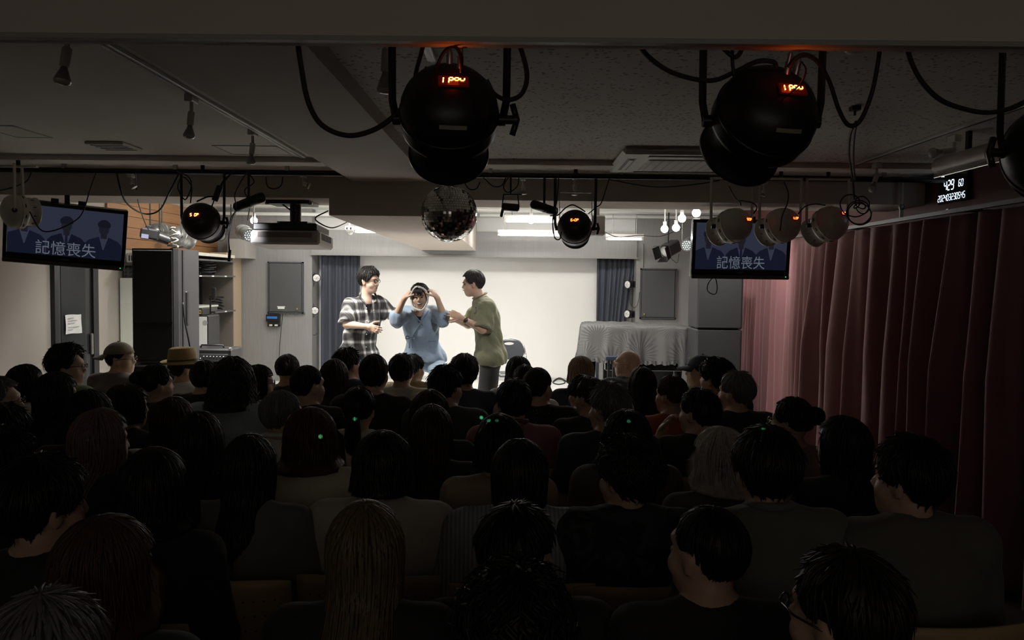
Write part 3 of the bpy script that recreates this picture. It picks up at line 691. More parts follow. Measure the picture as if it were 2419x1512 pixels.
# ------------------------------------------------------------------ mirror ball
c = np.array(at(1061, 505, 5.72)); Rb = .2
t = thing('mirror_ball', 'large mirror ball hanging in the centre below the beam', 'mirror ball', tuple(c))
rr = np.random.RandomState(4); V = []; F = []; idx = []
NB = 34
for i in range(NB):
    th0, th1 = math.pi * i / NB, math.pi * (i + 1) / NB; n = max(4, int(2 * NB * math.sin((th0 + th1) / 2)))
    for k in range(n):
        p0, p1 = 2 * math.pi * k / n, 2 * math.pi * (k + 1) / n; g = .06
        th, ph = (th0 + th1) / 2, (p0 + p1) / 2
        nn = np.array([math.sin(th) * math.cos(ph), math.sin(th) * math.sin(ph), math.cos(th)]); e1 = np.array([math.cos(th) * math.cos(ph), math.cos(th) * math.sin(ph), -math.sin(th)]); e2 = np.cross(nn, e1)
        nj = _nrm(nn + rr.normal(0, .035, 3)); e1 = _nrm(e1 - nj * e1.dot(nj)); e2 = np.cross(nj, e1)
        a_ = Rb * (th1 - th0) / 2 * (1 - g); b_ = Rb * math.sin(th) * (p1 - p0) / 2 * (1 - g); cc = c + nn * Rb; m = len(V)
        V += [cc - e1 * a_ - e2 * b_, cc + e1 * a_ - e2 * b_, cc + e1 * a_ + e2 * b_, cc - e1 * a_ + e2 * b_]; F.append([m, m + 1, m + 2, m + 3])
o = raw('mirror_tiles', V, F, mat('mirror_tile', (.55, .54, .52), .06, metal=1.0), t); tag(o, kind='stuff')
MB().ball(c, Rb * .985, 32).build('core', mat('ball_core', (.03, .03, .03), .6), t)
MB().cyl(c + np.array([0, 0, Rb - .005]), c + np.array([0, 0, Rb + .03]), .03, n=16).build('cap', M_greym, t)
MB().cyl(c + np.array([0, 0, Rb + .03]), (c[0], c[1], ZC), .006, n=8).build('hanging_rod', M_blackm, t)

# ------------------------------------------------------------------ projector
c = at(690, 566, 6.45); pj = thing('projector', 'large pale projector hung upside down from the cross beam', 'projector', (c.x, 6.5, 1.99))
B = rotm(-3, 0, 0); T = np.array([c.x + .0, 6.48, 2.075])
pj_m = mat('projector_shell', (.42, .39, .36), .45)
MB(B, T).box((0, 0, -.02), (.54, .46, .11), bev=.015).build('case', pj_m, pj)
MB(B, T).box((-.01, .0, .065), (.50, .42, .06), bev=.01).build('upper_case', M_black, pj)
for k in range(7): MB(B, T).box((.271, -.14 + k * .045, -.005), (.004, .03, .05)).build('side_vent', M_dgrey, pj)
MB(B, T).box((0, -.231, -.0), (.42, .004, .04)).build('connector_panel', mat('brown_grey', (.20, .17, .15), .5), pj)
MB(B, T).cyl((.12, .22, -.02), (.12, .27, -.02), .05, n=20).build('lens', M_glassd, pj)
MB().bb(c.x - .17, c.x + .17, 6.32, 6.62, 2.335, 2.362).build('mount_plate', M_black, pj)
MB().cyl((c.x + .02, 6.48, 2.19), (c.x + .02, 6.48, 2.34), .045, n=20).build('mount_pole', M_black, pj)
MB().bb(c.x - .10, c.x + .14, 6.38, 6.58, 2.165, 2.20).build('mount_foot', M_black, pj)
for s in (-1, 1): MB().bb(c.x + s * .17 - .015, c.x + s * .17 + .015, 6.35, 6.38, 2.33, 2.35).build('bolt', M_greym, pj)
cable('cables drooping from the right side of the projector mount', [(775, 498, 6.7), (745, 515, 6.6), (760, 530, 6.6), (785, 538, 6.7), (812, 528, 6.9), (840, 512, 7.1)], .006)
cable('cable from the mount plate down to the projector case', [(664, 480, 6.4), (680, 492, 6.42), (700, 505, 6.4)], .006)
# its beam: a rectangular patch of cool white on the screen
sp = light('projector_light', 'SPOT', (c.x + .12, 6.8, 2.06), 25, (.86, .88, 1.0), (-.95, 12.3, 1.1), spot_size=R(48), spot_blend=.06, shadow_soft_size=.012)

# black tube lights and small box spotlight on the beam
def tube_light(label, a, b, r, hang):
    a = np.array(at(*a)); b = np.array(at(*b)); d = _nrm(b - a); L = np.linalg.norm(b - a); t = thing('tube_spotlight', label, 'stage light', tuple((a + b) / 2), 'small black spotlights on the beam')
    MB().lathe([(0, 0), (r * .8, 0), (r, .01), (r, .45 * L), (r * .88, .47 * L), (r * .88, .6 * L), (r, .62 * L), (r, L), (r * .85, L), (r * .8, L * .9), (0, L * .9)], a, d, 20).build('barrel', M_black, t)
    m = (a + b) / 2; MB().cyl(m, (m[0], m[1], hang), .009, n=8).build('stem', M_blackm, t); MB().ball(m + np.array([0, 0, .0]), r * 1.06, 12).build('joint', M_black, t)
tube_light('black tube spotlight tilted upward left of the projector', (558, 490, 5.85), (618, 466, 5.7), .036, ZP)
tube_light('black tube spotlight tilted down right of the mirror ball', (1258, 482, 5.7), (1312, 500, 5.85), .032, ZP)
c = at(1206, 490, 5.7); t = thing('box_spotlight', 'small black box spotlight below the beam right of the mirror ball', 'stage light', c)
MB(rotm(0, 4, 0), c).box((0, 0, 0), (.125, .09, .05), bev=.012).build('housing', M_black, t); MB(rotm(0, 12, 0), c).box((-.05, 0, -.045), (.02, .03, .07), bev=.005).build('handle', M_black, t)
for s in (-1, 1): MB().cyl(c + Vector((s * .06, 0, 0)), c + Vector((s * .05, 0, .09)), .005, n=6).build('bracket', M_blackm, t)
MB().cyl(c + Vector((-.05, 0, .09)), c + Vector((.08, 0, .09)), .005, n=6).build('bracket_top', M_blackm, t); MB().cyl(c + Vector((0, 0, .09)), (c.x, c.y, ZP), .006, n=6).build('stem', M_blackm, t)
# wire guard frame above the small can
c = at(1359, 456, 5.8); t = thing('wire_frame', 'thin chrome wire frame above the small black can', 'bracket', c)
MB().tube([at(1322, 520, 5.8), at(1322, 454, 5.8), at(1398, 456, 5.8), at(1398, 522, 5.8)], .004, n=6, smooth=False).build('wire', M_chrome, t)
c = at(1410, 533, 6.9); t = thing('white_speaker', 'small white box speaker behind the small black can', 'speaker', c)
MB().bb(c.x - .06, c.x + .065, 6.85, 7.0, c.z - .085, c.z + .085, bev=.012).build('cabinet', mat('white_gloss', (.75, .75, .73), .35), t); MB().bb(c.x - .02, c.x + .02, 6.9, 6.94, c.z + .08, 2.79).build('bracket', M_wplas, t)

# ------------------------------------------------------------------ televisions
M_bezel = mat('glossy_black', (.008, .008, .009), .12, coat=.4)
def emis(name, c, s=1.0): return mat(name, (.01, .01, .01), .25, emit=c, strength=s)
def television(label, cx, w_vec, h_vec, W, H, mount_top, scl=1.0):
    w = _nrm(w_vec); h = np.array(h_vec, float); h = _nrm(h - w * h.dot(w)); n = np.cross(w, h)   # n: away from... viewer is at -n or +n
    if n[1] < 0: n = -n
    B = np.stack([w, n, h], 1); c = np.array(cx, float)
    t = thing('television', label, 'television', tuple(c), 'televisions under the beam')
    bz = .028; bot = .075
    MB(B, c).box((0, .035, 0), (W, .07, H), bev=.012).build('casing', M_bezel, t)
    for args in (((0, -.008, H / 2 - bz / 2), (W, .02, bz)), ((-W / 2 + bz / 2, -.008, 0), (bz, .02, H)), ((W / 2 - bz / 2, -.008, 0), (bz, .02, H)), ((0, -.008, -H / 2 + bot * .72), (W, .02, bot * .56))):
        MB(B, c).box(*args, bev=.004).build('bezel', M_bezel, t)
    MB(B, c).box((0, -.012, -H / 2 + bot * .2), (W, .03, bot * .42), bev=.006).build('lower_strip', mat('tv_strip', (.05, .045, .042), .35), t)
    sw, sh = W - 2 * bz, H - bz - bot; zc = (bot - bz) / 2
    scr = MB(B, c).box((0, -.003, zc), (sw, .006, sh)).build('screen', emis('screen_blue', (.022, .026, .044)), t)
    suit = emis('picture_suit', (.006, .0075, .018)); suit2 = emis('picture_suit_mid', (.005, .006, .014)); skin = emis('picture_skin', (.010, .010, .016)); hair = emis('picture_hair', (.006, .007, .013)); shirt = emis('picture_shirt', (.028, .032, .052)); letter = emis('picture_letters', (.10, .115, .145))
    def flat(name, poly, m, y): 
        poly = [(max(-sw / 2, min(sw / 2, x)), max(-sh / 2, min(sh / 2, z))) for x, z in poly]
        MB(B, c).prism([(x, z + zc) for x, z in poly], -.0078 - y, -.0066 - y).build(name, m, scr)
    def ell(x, z, a, b, n_=18): return [(x + a * math.cos(k * 2 * math.pi / n_), z + b * math.sin(k * 2 * math.pi / n_)) for k in range(n_)]
    k = sh
    for x, hz, wd in ((-.36 * sw, .22 * k, 1.06), (.0, .20 * k, 1.0), (.33 * sw, .20 * k, 1.0)):
        flat('picture_suit', [(x - .17 * sw * wd, -.52 * k), (x - .165 * sw * wd, -.18 * k), (x - .13 * sw * wd, -.10 * k), (x - .04 * sw, -.02 * k), (x + .04 * sw, -.02 * k), (x + .13 * sw * wd, -.10 * k), (x + .165 * sw * wd, -.18 * k), (x + .17 * sw * wd, -.52 * k)], suit if x else suit2, .0005)
        flat('picture_shirt', [(x - .042 * sw, -.02 * k), (x + .042 * sw, -.02 * k), (x + .004 * sw, -.30 * k), (x - .004 * sw, -.30 * k)], shirt, .001)
        if x == 0: flat('picture_tie', [(x - .010 * sw, -.04 * k), (x + .010 * sw, -.04 * k), (x + .015 * sw, -.25 * k), (x, -.30 * k), (x - .015 * sw, -.25 * k)], suit, .0014)
        flat('picture_neck', [(x - .028 * sw, -.06 * k), (x + .028 * sw, -.06 * k), (x + .028 * sw, .10 * k), (x - .028 * sw, .10 * k)], skin, .0016)
        flat('picture_face', ell(x, hz - .06 * k, .046 * sw, .125 * k), skin, .002)
        flat('picture_hair', [(x + .058 * sw * math.cos(q) * (1 + .05 * math.sin(5 * q)), hz + .02 * k + .12 * k * math.sin(q)) for q in np.linspace(-.35, math.pi + .35, 16)], hair, .0024)
    V, F = text_mesh('記憶喪失', .105 * sw / .78)
    V = V * np.array([1.0, 1.12, 1]); V[:, 0] -= V[:, 0].mean(); q = MB(B, c); q.add([(x - .01, -.0125, y + zc - .46 * k) for x, y, z in V], F); q.build('lettering', letter, scr)
    MB(B, c).box((W / 2 - .03, -.029, -H / 2 + .022), (.006, .004, .006)).build('power_light', emis('green_led', (.1, 1, .2), 1.2), t)
    MB(B, c).box((0, -.0275, -H / 2 + .052), (.05, .002, .007)).build('maker_badge', mat('badge', (.12, .12, .12), .3), t)
    MB(B, c).box((0, .09, 0), (.22, .05, .2)).build('bracket', M_blackm, t)
    top = c + n * .11; MB().cyl(top, (top[0], top[1], mount_top), .02, n=12).build('mount_pole', M_blackm, t)
    for s in (-1, 1): MB(B, c).box((s * .09, .05, H / 2 + .01), (.05, .03, .03)).build('mount_clip', M_black, t)
    return t
television('tilted television at left showing three suited figures and white characters', at(157, 556, 6.05), at(285, 567, 6.22) - at(33, 543, 5.92), np.array(at(165, 483, 6.0)) - np.array(at(153, 627, 6.08)), .815, .47, 2.362)
television('television at right showing three suited figures, partly hidden by cream lights', at(1750, 589, 6.5), at(1860, 590, 6.5) - at(1640, 587, 6.5), np.array(at(1751, 520, 6.48)) - np.array(at(1749, 655, 6.52)), .785, .475, 2.362)

# ------------------------------------------------------------------ loudspeakers
s0 = F_PX / 7.2
t = thing('loudspeaker', 'tall black loudspeaker stack standing left of the stage', 'loudspeaker', (-3.28, 7.35, 0))
xa, xb = at(313, 700, 7.2).x, at(418, 700, 7.2).x
zt = at(365, 587, 7.2).z
MB().prism([(xa - .02, 7.62), (xa, 7.2), (xb - .03, 7.2), (xb, 7.235), (xb + .03, 7.62)], .97, zt, 'xy').build('cabinet', mat('speaker_paint', (.05, .05, .052), .5), t)
MB().bb(xa + .012, xb - .035, 7.185, 7.2, .99, zt - .015, bev=.006).build('grille', mat('speaker_grille', (.006, .006, .006), .8, bump=.4, bscale=500), t)
MB().bb(xa + .01, xb - .03, 7.182, 7.188, 1.335, 1.345).build('grille_seam', mat('seam', (.02, .02, .02), .5), t)
MB().bb(xa - .07, xb + .05, 7.15, 7.7, 0, .955, bev=.015).build('subwoofer', mat('sub_black', (.012, .012, .012), .7), t)
MB().bb(xb - .016, xb + .022, 7.36, 7.42, 1.30, 1.62, bev=.01).build('side_handle', M_black, t)
MB().bb(xb - .022, xb + .013, 7.30, 7.325, .98, zt - .01).build('side_strip', M_black, t)
cable('black cable running down the side of the tall loudspeaker', [(432, 715, 7.28), (437, 760, 7.26), (445, 800, 7.26), (452, 838, 7.3)], .008)
t = thing('loudspeaker', 'dark grey loudspeaker stack in front of the rose curtain at right', 'loudspeaker', (2.2, 8.9, .22))
xa, xb = at(1649, 700, 8.7).x, at(1757, 700, 8.7).x; zs = at(1700, 778, 8.7).z
M_spk2 = mat('grey_grille', (.026, .027, .028), .75, bump=.3, bscale=400)
MB().bb(xa, xb, 8.72, 9.2, zs + .004, 2.02, bev=.012).build('upper_cabinet', mat('spk_case', (.03, .03, .032), .6), t)
MB().bb(xa, xb, 8.72, 9.2, .22, zs - .004, bev=.012).build('lower_cabinet', mat('spk_case', (.03, .03, .032), .6), t)
MB().bb(xa + .008, xb - .02, 8.705, 8.722, zs + .015, 1.92, bev=.004).build('upper_grille', M_spk2, t)
MB().bb(xa + .008, xb - .02, 8.705, 8.722, .25, zs - .012, bev=.004).build('lower_grille', M_spk2, t)
MB().bb(xa + .008, xb - .02, 8.70, 8.722, 1.94, 2.0, bev=.004).build('top_bar', mat('spk_bar', (.04, .04, .04), .5), t)
for x, z in ((xa + .03, 1.97), (xb - .04, 1.97)): MB().cyl((x, 8.702, z), (x, 8.696, z), .008, n=8).build('screw', M_greym, t)

# ------------------------------------------------------------------ things along the left of the stage
t = thing('shelf_unit', 'dark shelf unit with cables and boxes behind the tall loudspeaker', 'shelf', (-4.25, 10.2, .22))
MB().bb(XL + .02, XL + .05, 9.75, 11.25, .22, 2.02).build('back_panel', M_black, t)
for y in (9.75, 11.22): MB().bb(XL + .02, XL + .48, y, y + .03, .22, 2.02).build('side_panel', mat('shelf_side', (.16, .14, .12), .6), t)
SH = {}
for z in (.62, 1.30, 1.775, 1.98):
    MB().bb(XL + .02, XL + .52, 9.78, 11.22, z - .02, z).build('shelf_board', mat('shelf_dark', (.10, .10, .10), .5), t)
MB().bb(XL + .02, XL + .5, 9.7, 11.25, 2.02, 2.06).build('top_board', mat('shelf_top', (.6, .58, .5), .5), t)
for z in (1.30, 1.775):
    for y in (9.95, 10.35, 10.8): MB().bb(XL + .52, XL + .524, y, y + .07, z - .018, z - .002).build('shelf_label', mat('paper', (.72, .72, .70), .8), t)
def coil(label, c, r, n, seed, m=M_cable, tr=.008):
    q = random.Random(seed); pts = []
    for k in range(n * 8):
        a = k * math.pi / 4; rr_ = r * (1 + .18 * math.sin(k * 1.3 + seed)); pts.append((c[0] + rr_ * math.cos(a) * .9, c[1] + rr_ * math.sin(a) * 1.1, c[2] + .010 + k * .006 * 8 / n / 2 + .012 * q.random()))
    return tag(MB().tube(pts, tr, n=5, spline=3).build('coiled_cable', m), label, 'cable', 'coiled cables on the shelves')
coil('tangle of black cable on the upper shelf behind the loudspeaker', (XL + .3, 10.2, 1.775), .12, 7, 1)
coil('grey coiled cable on the upper shelf farther along', (XL + .3, 10.75, 1.775), .11, 6, 2, mat('grey_rubber', (.06, .06, .062), .5))
coil('dark coiled cable lying on the middle shelf end', (XL + .35, 10.95, 1.30), .09, 5, 3)
coil('cable tangle on top of the shelf unit near the wall boards', (XL + .28, 9.95, 2.06), .13, 5, 4, mat('grey_rubber', (.06, .06, .062), .5))
coil('pale rope coil on top of the tall loudspeaker', (at(410, 580, 7.4).x, 7.42, zt + .002), .035, 3, 5, mat('pale_rope', (.20, .185, .15), .7), .009)
t = thing('equipment_case', 'flat pale equipment case lying on the middle shelf', 'case', (XL + .25, 10.3, 1.30)); MB().bb(XL + .06, XL + .46, 9.95, 10.7, 1.30, 1.36, bev=.006).build('body', M_greym, t); MB().bb(XL + .06, XL + .47, 9.94, 10.71, 1.36, 1.385, bev=.004).build('lid', mat('case_lid', (.55, .56, .5), .4), t)
# grey amplifier with a small amp head on top
a = at(451, 745, 8.9); b = at(492, 812, 8.9)
t = thing('guitar_cabinet', 'light grey speaker cabinet behind the tall loudspeaker', 'speaker', ((a.x + b.x) / 2, 9.1, .22))
MB().bb(a.x - .05, b.x, 8.9, 9.25, .55, a.z, bev=.012).build('cabinet', M_black, t); MB().bb(a.x - .04, b.x - .012, 8.888, 8.902, .62, a.z - .015, bev=.004).build('grille_cloth', mat('grey_cloth', (.40, .40, .38), .8, bump=.2, bscale=300), t)
MB().cyl((b.x - .03, 8.889, a.z - .08), (b.x - .03, 8.884, a.z - .08), .028, n=16).build('emblem', mat('dim_emblem', (.22, .22, .21), .4), t); MB().bb(a.x - .05, b.x, 8.9, 9.25, .22, .55, bev=.012).build('lower_cabinet', M_black, t)
for k in range(3): MB().bb(a.x - .04, b.x - .01, 8.886, 8.9, .28 + k * .09, .31 + k * .09).build('slat', mat('slat_grey', (.12, .12, .12), .5), t)
t = thing('amp_head', 'small black amplifier with gold front on the grey cabinet', 'amplifier', ((a.x + b.x) / 2, 9.05, a.z)); x0, x1 = at(452, 730, 8.95).x, at(479, 730, 8.95).x
MB().bb(x0, x1, 8.93, 9.15, a.z, a.z + .075, bev=.006).build('case', M_black, t); MB().bb(x0 + .012, x1 - .008, 8.925, 8.931, a.z + .015, a.z + .06).build('front_panel', mat('gold_panel', (.5, .34, .09), .35, metal=.5), t)
for k in range(5): MB().cyl((x0 + .03 + k * .02, 8.926, a.z + .038), (x0 + .03 + k * .02, 8.915, a.z + .038), .006, n=8).build('knob', M_black, t)
# microphone stand with foam microphone
t = thing('microphone_stand', 'black microphone stand with a fat foam microphone by the tan pillar', 'microphone stand', at(498, 815, 9.3)); fz = .22; p0 = at(495, 815, 9.3)
MB().cyl((p0.x, 9.3, fz + .02), at(497, 715, 9.3), .010, n=10).build('tube', M_blackm, t); MB().cyl(at(497, 735, 9.3), at(497, 700, 9.28), .008, n=10).build('upper_tube', M_blackm, t)
MB().cyl(at(496, 708, 9.3), at(508, 702, 9.28), .007, n=8).build('boom', M_blackm, t); MB().lathe([(0, 0), (.02, 0), (.024, .02), (.024, .12), (.020, .14), (0, .145)], at(504, 708, 9.27), np.array(at(506, 678, 9.27)) - np.array(at(504, 708, 9.27)), 16).build('microphone', mat('foam', (.012, .012, .012), .95), t)
MB().lathe([(0, 0), (.13, 0), (.13, .012), (.03, .025), (0, .025)], (p0.x, 9.3, fz), (0, 0, 1), 24).build('base', M_blackm, t); MB().cyl(at(500, 738, 9.3), at(508, 738, 9.28), .012, n=10).build('clutch', M_black, t)
tag(MB().cyl(at(497, 715, 9.36), at(491, 815, 9.4), .008, n=8).build('folded_stand', M_blackm), 'thin folded black stand leaning beside the microphone stand', 'stand')
# amplifier combo with knobs in front of the pillar
x0, x1 = at(432, 830, 8.0).x, at(544, 830, 8.0).x; zt2 = at(490, 824, 8.0).z
t = thing('combo_amplifier', 'black combo amplifier with a row of white knobs beside the straw hat', 'amplifier', ((x0 + x1) / 2, 8.2, .22))
MB().bb(x0, x1, 8.0, 8.35, .22, zt2, bev=.015).build('cabinet', M_black, t); MB().bb(x0 + .02, x1 - .02, 7.99, 8.002, zt2 - .13, zt2 - .05, bev=.004).build('control_panel', mat('panel_dark', (.03, .03, .032), .35), t)
for k in range(12): MB().cyl((x0 + .05 + k * .033, 7.992, zt2 - .075 - .02 * (k < 5)), (x0 + .05 + k * .033, 7.98, zt2 - .075 - .02 * (k < 5)), .005, n=8).build('knob', M_wplas, t)
MB().bb(x0 + .02, x1 - .02, 7.988, 8.002, .26, zt2 - .15, bev=.004).build('grille', mat('speaker_grille', (.006, .006, .006), .8), t)
MB().tube([(x0 + .12, 8.15, zt2), (x0 + .13, 8.15, zt2 + .025), (x1 - .13, 8.15, zt2 + .025), (x1 - .12, 8.15, zt2)], .010, n=6).build('carry_handle', M_black, t)
for x in (x0, x1): MB().box((x, 8.0, zt2), (.03, .03, .03), bev=.006).build('corner_guard', M_greym, t)
# gear on the cabinet left of the loudspeaker
zc_ = 1.73
t = thing('small_projector', 'small white projector on the pile beside the left television', 'projector', (XL + .2, 9.2, 1.86)); MB().bb(XL + .05, XL + .36, 9.05, 9.40, 1.90, 2.02, bev=.012).build('case', mat('white_gloss', (.75, .75, .73), .35), t)
for k in range(7): MB().bb(XL + .08 + k * .028, XL + .095 + k * .028, 9.046, 9.051, 1.925, 1.985).build('vent', M_dgrey, t)
tag(MB().bb(XL + .03, XL + .42, 8.95, 9.55, 1.87, 1.895, bev=.004).build('shelf_board', M_dgrey), 'dark shelf board under the small white projector', 'shelf')
t = thing('equipment_rack', 'dark equipment with studded front below the small white projector', 'equipment', (XL + .2, 9.2, 1.73)); MB().bb(XL + .04, XL + .38, 9.0, 9.5, 1.73, 1.86, bev=.01).build('case', M_dgrey, t)
for k in range(6):
    for j in range(3): MB().ball((XL + .07 + k * .055, 8.998, 1.755 + j * .04), .012, 8).build('stud', M_black, t)
# small black camera with lit screen
c = at(355, 553, 7.7); t = thing('video_camera', 'small black camera with a glowing screen above the tall loudspeaker', 'camera', c); B = rotm(0, 8, 18)
MB(B, c).box((0, 0, 0), (.17, .12, .10), bev=.015).build('body', M_black, t); MB(B, c).cyl((.02, 0, .0), (.17, .03, -.03), .05, n=16).build('lens_barrel', M_black, t); MB(B, c).box((-.035, -.063, -.03), (.075, .008, .055)).build('screen_frame', M_black, t); MB(B, c).box((-.035, -.068, -.03), (.062, .003, .04)).build('screen', emis('camera_screen', (.55, .55, .8), .8), t)
MB(B, c).box((-.02, 0, .06), (.06, .04, .04), bev=.008).build('grip', M_black, t); MB().cyl((c.x, c.y, c.z + .04), (c.x, c.y, 2.79), .008, n=8).build('stem', M_blackm, t)

# ------------------------------------------------------------------ the grey back walls' fittings
def wall_hatch(label, x0, x1, y0, y1, knob, hinge):
    a = at(x0, y0, 11.88); b = at(x1, y1, 11.88); t = thing('wall_speaker', label, 'wall panel', ((a.x + b.x) / 2, 11.88, b.z), 'dark panels on the grey walls')
    for q in ((a.x, a.x + .02, b.z, a.z), (b.x - .02, b.x, b.z, a.z), (a.x, b.x, a.z - .02, a.z), (a.x, b.x, b.z, b.z + .02)): MB().bb(q[0], q[1], 11.855, 11.90, q[2], q[3]).build('frame', M_dgrey, t)
    MB().bb(a.x + .025, b.x - .025, 11.85, 11.89, b.z + .025, a.z - .025, bev=.006).build('panel', mat('panel_grey', (.075, .078, .08), .45), t)
    MB().ball((knob, 11.838, b.z + .07), .016, 12).build('knob', mat('brass', (.55, .42, .2), .3, metal=.9), t)
    return t, a, b
t, a, b = wall_hatch('dark grey door panel with white tape on the left grey wall', 633, 717, 618, 741, at(702, 720, 11.85).x, 1)
t.name = 'wall_cupboard'
p = at(664, 727, 11.845); MB().bb(p.x - .05, p.x + .05, 11.845, 11.85, p.z - .018, p.z + .02).build('tape_note', mat('paper', (.72, .72, .70), .8), t); MB().bb(p.x - .06, p.x + .06, 11.844, 11.849, p.z + .012, p.z + .022).build('tape', mat('tape', (.62, .62, .6), .6), t)
t, a, b = wall_hatch('dark grey door panel on the right grey wall above the piano', 1513, 1596, 634, 754, at(1522, 742, 11.85).x, -1)
t.name = 'wall_cupboard'
t = thing('hook_rail', 'row of small hooks below the left dark door panel', 'hooks', at(690, 744, 11.88))
p = at(690, 742, 11.88); MB().bb(p.x - .18, p.x + .19, 11.885, 11.90, p.z, p.z + .025).build('rail', M_greym, t)
for k in range(6): x = p.x - .15 + k * .06; MB().tube([(x, 11.885, p.z + .01), (x, 11.86, p.z), (x, 11.85, p.z - .012), (x, 11.84, p.z - .004)], .004, n=5).build('hook', M_greym, t)
a = at(629, 743, 11.85); b = at(661, 772, 11.85); t = thing('wall_dispenser', 'black wall box with a blue glowing label under the left door panel', 'wall box', ((a.x + b.x) / 2, 11.85, b.z))
MB().bb(a.x, b.x, 11.82, 11.9, (a.z + b.z) / 2 - .01, a.z, bev=.008).build('head', M_black, t); MB().bb(a.x + .02, b.x, 11.835, 11.9, b.z, (a.z + b.z) / 2, bev=.006).build('lower_body', M_black, t)
MB().bb(a.x + .02, b.x - .03, 11.815, 11.822, a.z - .06, a.z - .025).build('blue_label', mat('blue_print', (.03, .12, .35), .4, emit=(.05, .25, .8), strength=.15), t)
for k in (0, 1): x = a.x + .05 + k * .08; MB().bb(x, x + .045, 11.82, 11.84, b.z + .01, b.z + .035, bev=.004).build('button', M_wplas, t)
cable('thin wire running down the left grey wall', [(668, 742, 11.88), (664, 780, 11.885), (660, 830, 11.885), (660, 870, 11.885)], .004)
# little side lights by the screen curtains
def side_light(label, px, py, face):
    c = np.array(at(px, py, 11.98)); f = _nrm(face); t = thing('side_light', label, 'stage light', tuple(c), 'round side lights of the screen recess')
    MB().lathe([(0, -.10), (.04, -.10), (.055, -.08), (.062, .02), (.062, .05), (.054, .05), (.05, .035), (0, .035)], c, f, 20).build('can', M_black, t); g = MB().lathe([(.052, .046), (.03, .055), (0, .058)], c, f, 20).build('lens', mat('bright_lens', (.75, .75, .73), .15, coat=.6), t)
    for k in range(3): an = k * math.pi / 3; B = frame(f); d = B[:, 0] * math.cos(an) + B[:, 1] * math.sin(an); MB().cyl(c + f * .058 - d * .05, c + f * .058 + d * .05, .002, n=5).build('guard_wire', M_greym, g)
    x = SX0 if px < 1000 else SX1; MB().cyl(c, (x, c[1], c[2]), .012, n=8).build('wall_arm', M_blackm, t); MB().box((x + (.01 if px < 1000 else -.01), c[1], c[2]), (.02, .07, .09)).build('wall_plate', M_blackm, t)
side_light('round side light at the left of the screen, upper one', 746, 656, (.45, -.85, -.1)); side_light('round side light at the left of the screen, lower one', 742, 733, (.45, -.85, -.05))
side_light('round side light at the right of the screen, upper one', 1487, 672, (-.7, -.6, -.05)); side_light('round side light at the right of the screen, lower one', 1486, 742, (-.7, -.6, .05))
for lab, pts in (('wire joining the two left side lights', [(742, 668, 11.97), (736, 700, 11.98), (741, 722, 11.97)]), ('wire hanging below the lower left side light', [(742, 745, 11.97), (733, 775, 11.98), (742, 792, 11.97), (750, 786, 11.98)]), ('wire drooping between the right side lights', [(1490, 684, 11.9), (1488, 715, 11.88), (1500, 727, 11.86), (1508, 712, 11.87), (1511, 690, 11.88)]), ('wire down the right grey wall to the dark panel', [(1521, 575, 11.86), (1521, 600, 11.88), (1520, 632, 11.88)])): cable(lab, pts, .004)
# grey spotlight with barn doors on the right wall
c = at(1578, 590, 11.2); t = thing('barndoor_spotlight', 'dark grey spotlight with barn doors high on the right grey wall', 'stage light', c); f = _nrm((-.72, -.55, -.38)); B = frame(f)
MB(B, c).box((0, 0, -.06), (.17, .17, .25), bev=.02).build('housing', M_dgrey, t); MB().lathe([(.075, 0), (.05, .012), (0, .018)], np.array(c) + f * .065, f, 20).build('lens', mat('bright_lens', (.75, .75, .73), .15), t)
for s in (-1, 1): MB(B, c).box((s * .10, 0, .12), (.008, .17, .11), rot=rotm(0, s * 18, 0)).build('barn_door', M_black, t); MB(B, c).box((0, s * .10, .12), (.17, .008, .11), rot=rotm(-s * 18, 0, 0)).build('barn_door', M_black, t)
MB().cyl(c, (c.x, c.y, 2.79), .009, n=8).build('stem', M_blackm, t)
cable('thin wire looping below the barn door spotlight', [(1575, 600, 11.3), (1590, 615, 11.4), (1600, 620, 11.4), (1604, 600, 11.3)], .004)
# twin emergency lamp high on the back
c = at(826, 545, 10.9); t = thing('emergency_lamp', 'white round fitting with two sockets and a clear dome above the valance', 'lamp', c); MB().lathe([(0, 0), (.05, 0), (.06, .02), (.06, .06), (0, .07)], c, (0, 0, 1), 20).build('base', M_wplas, t)
for s in (-1, 1): MB().ball(c + Vector((s * .025, -.055, .03)), (.013, .01, .018), 10).build('socket', M_black, t)
MB().lathe([(.055, 0), (.05, -.03), (.03, -.055), (0, -.06)], c, (0, 0, 1), 20).build('dome', mat('clear_dome', (.6, .6, .58), .1, trans=.8), t); MB().cyl((c.x, c.y, c.z + .06), (c.x, c.y, 2.79), .01, n=8).build('stem', M_wplas, t)

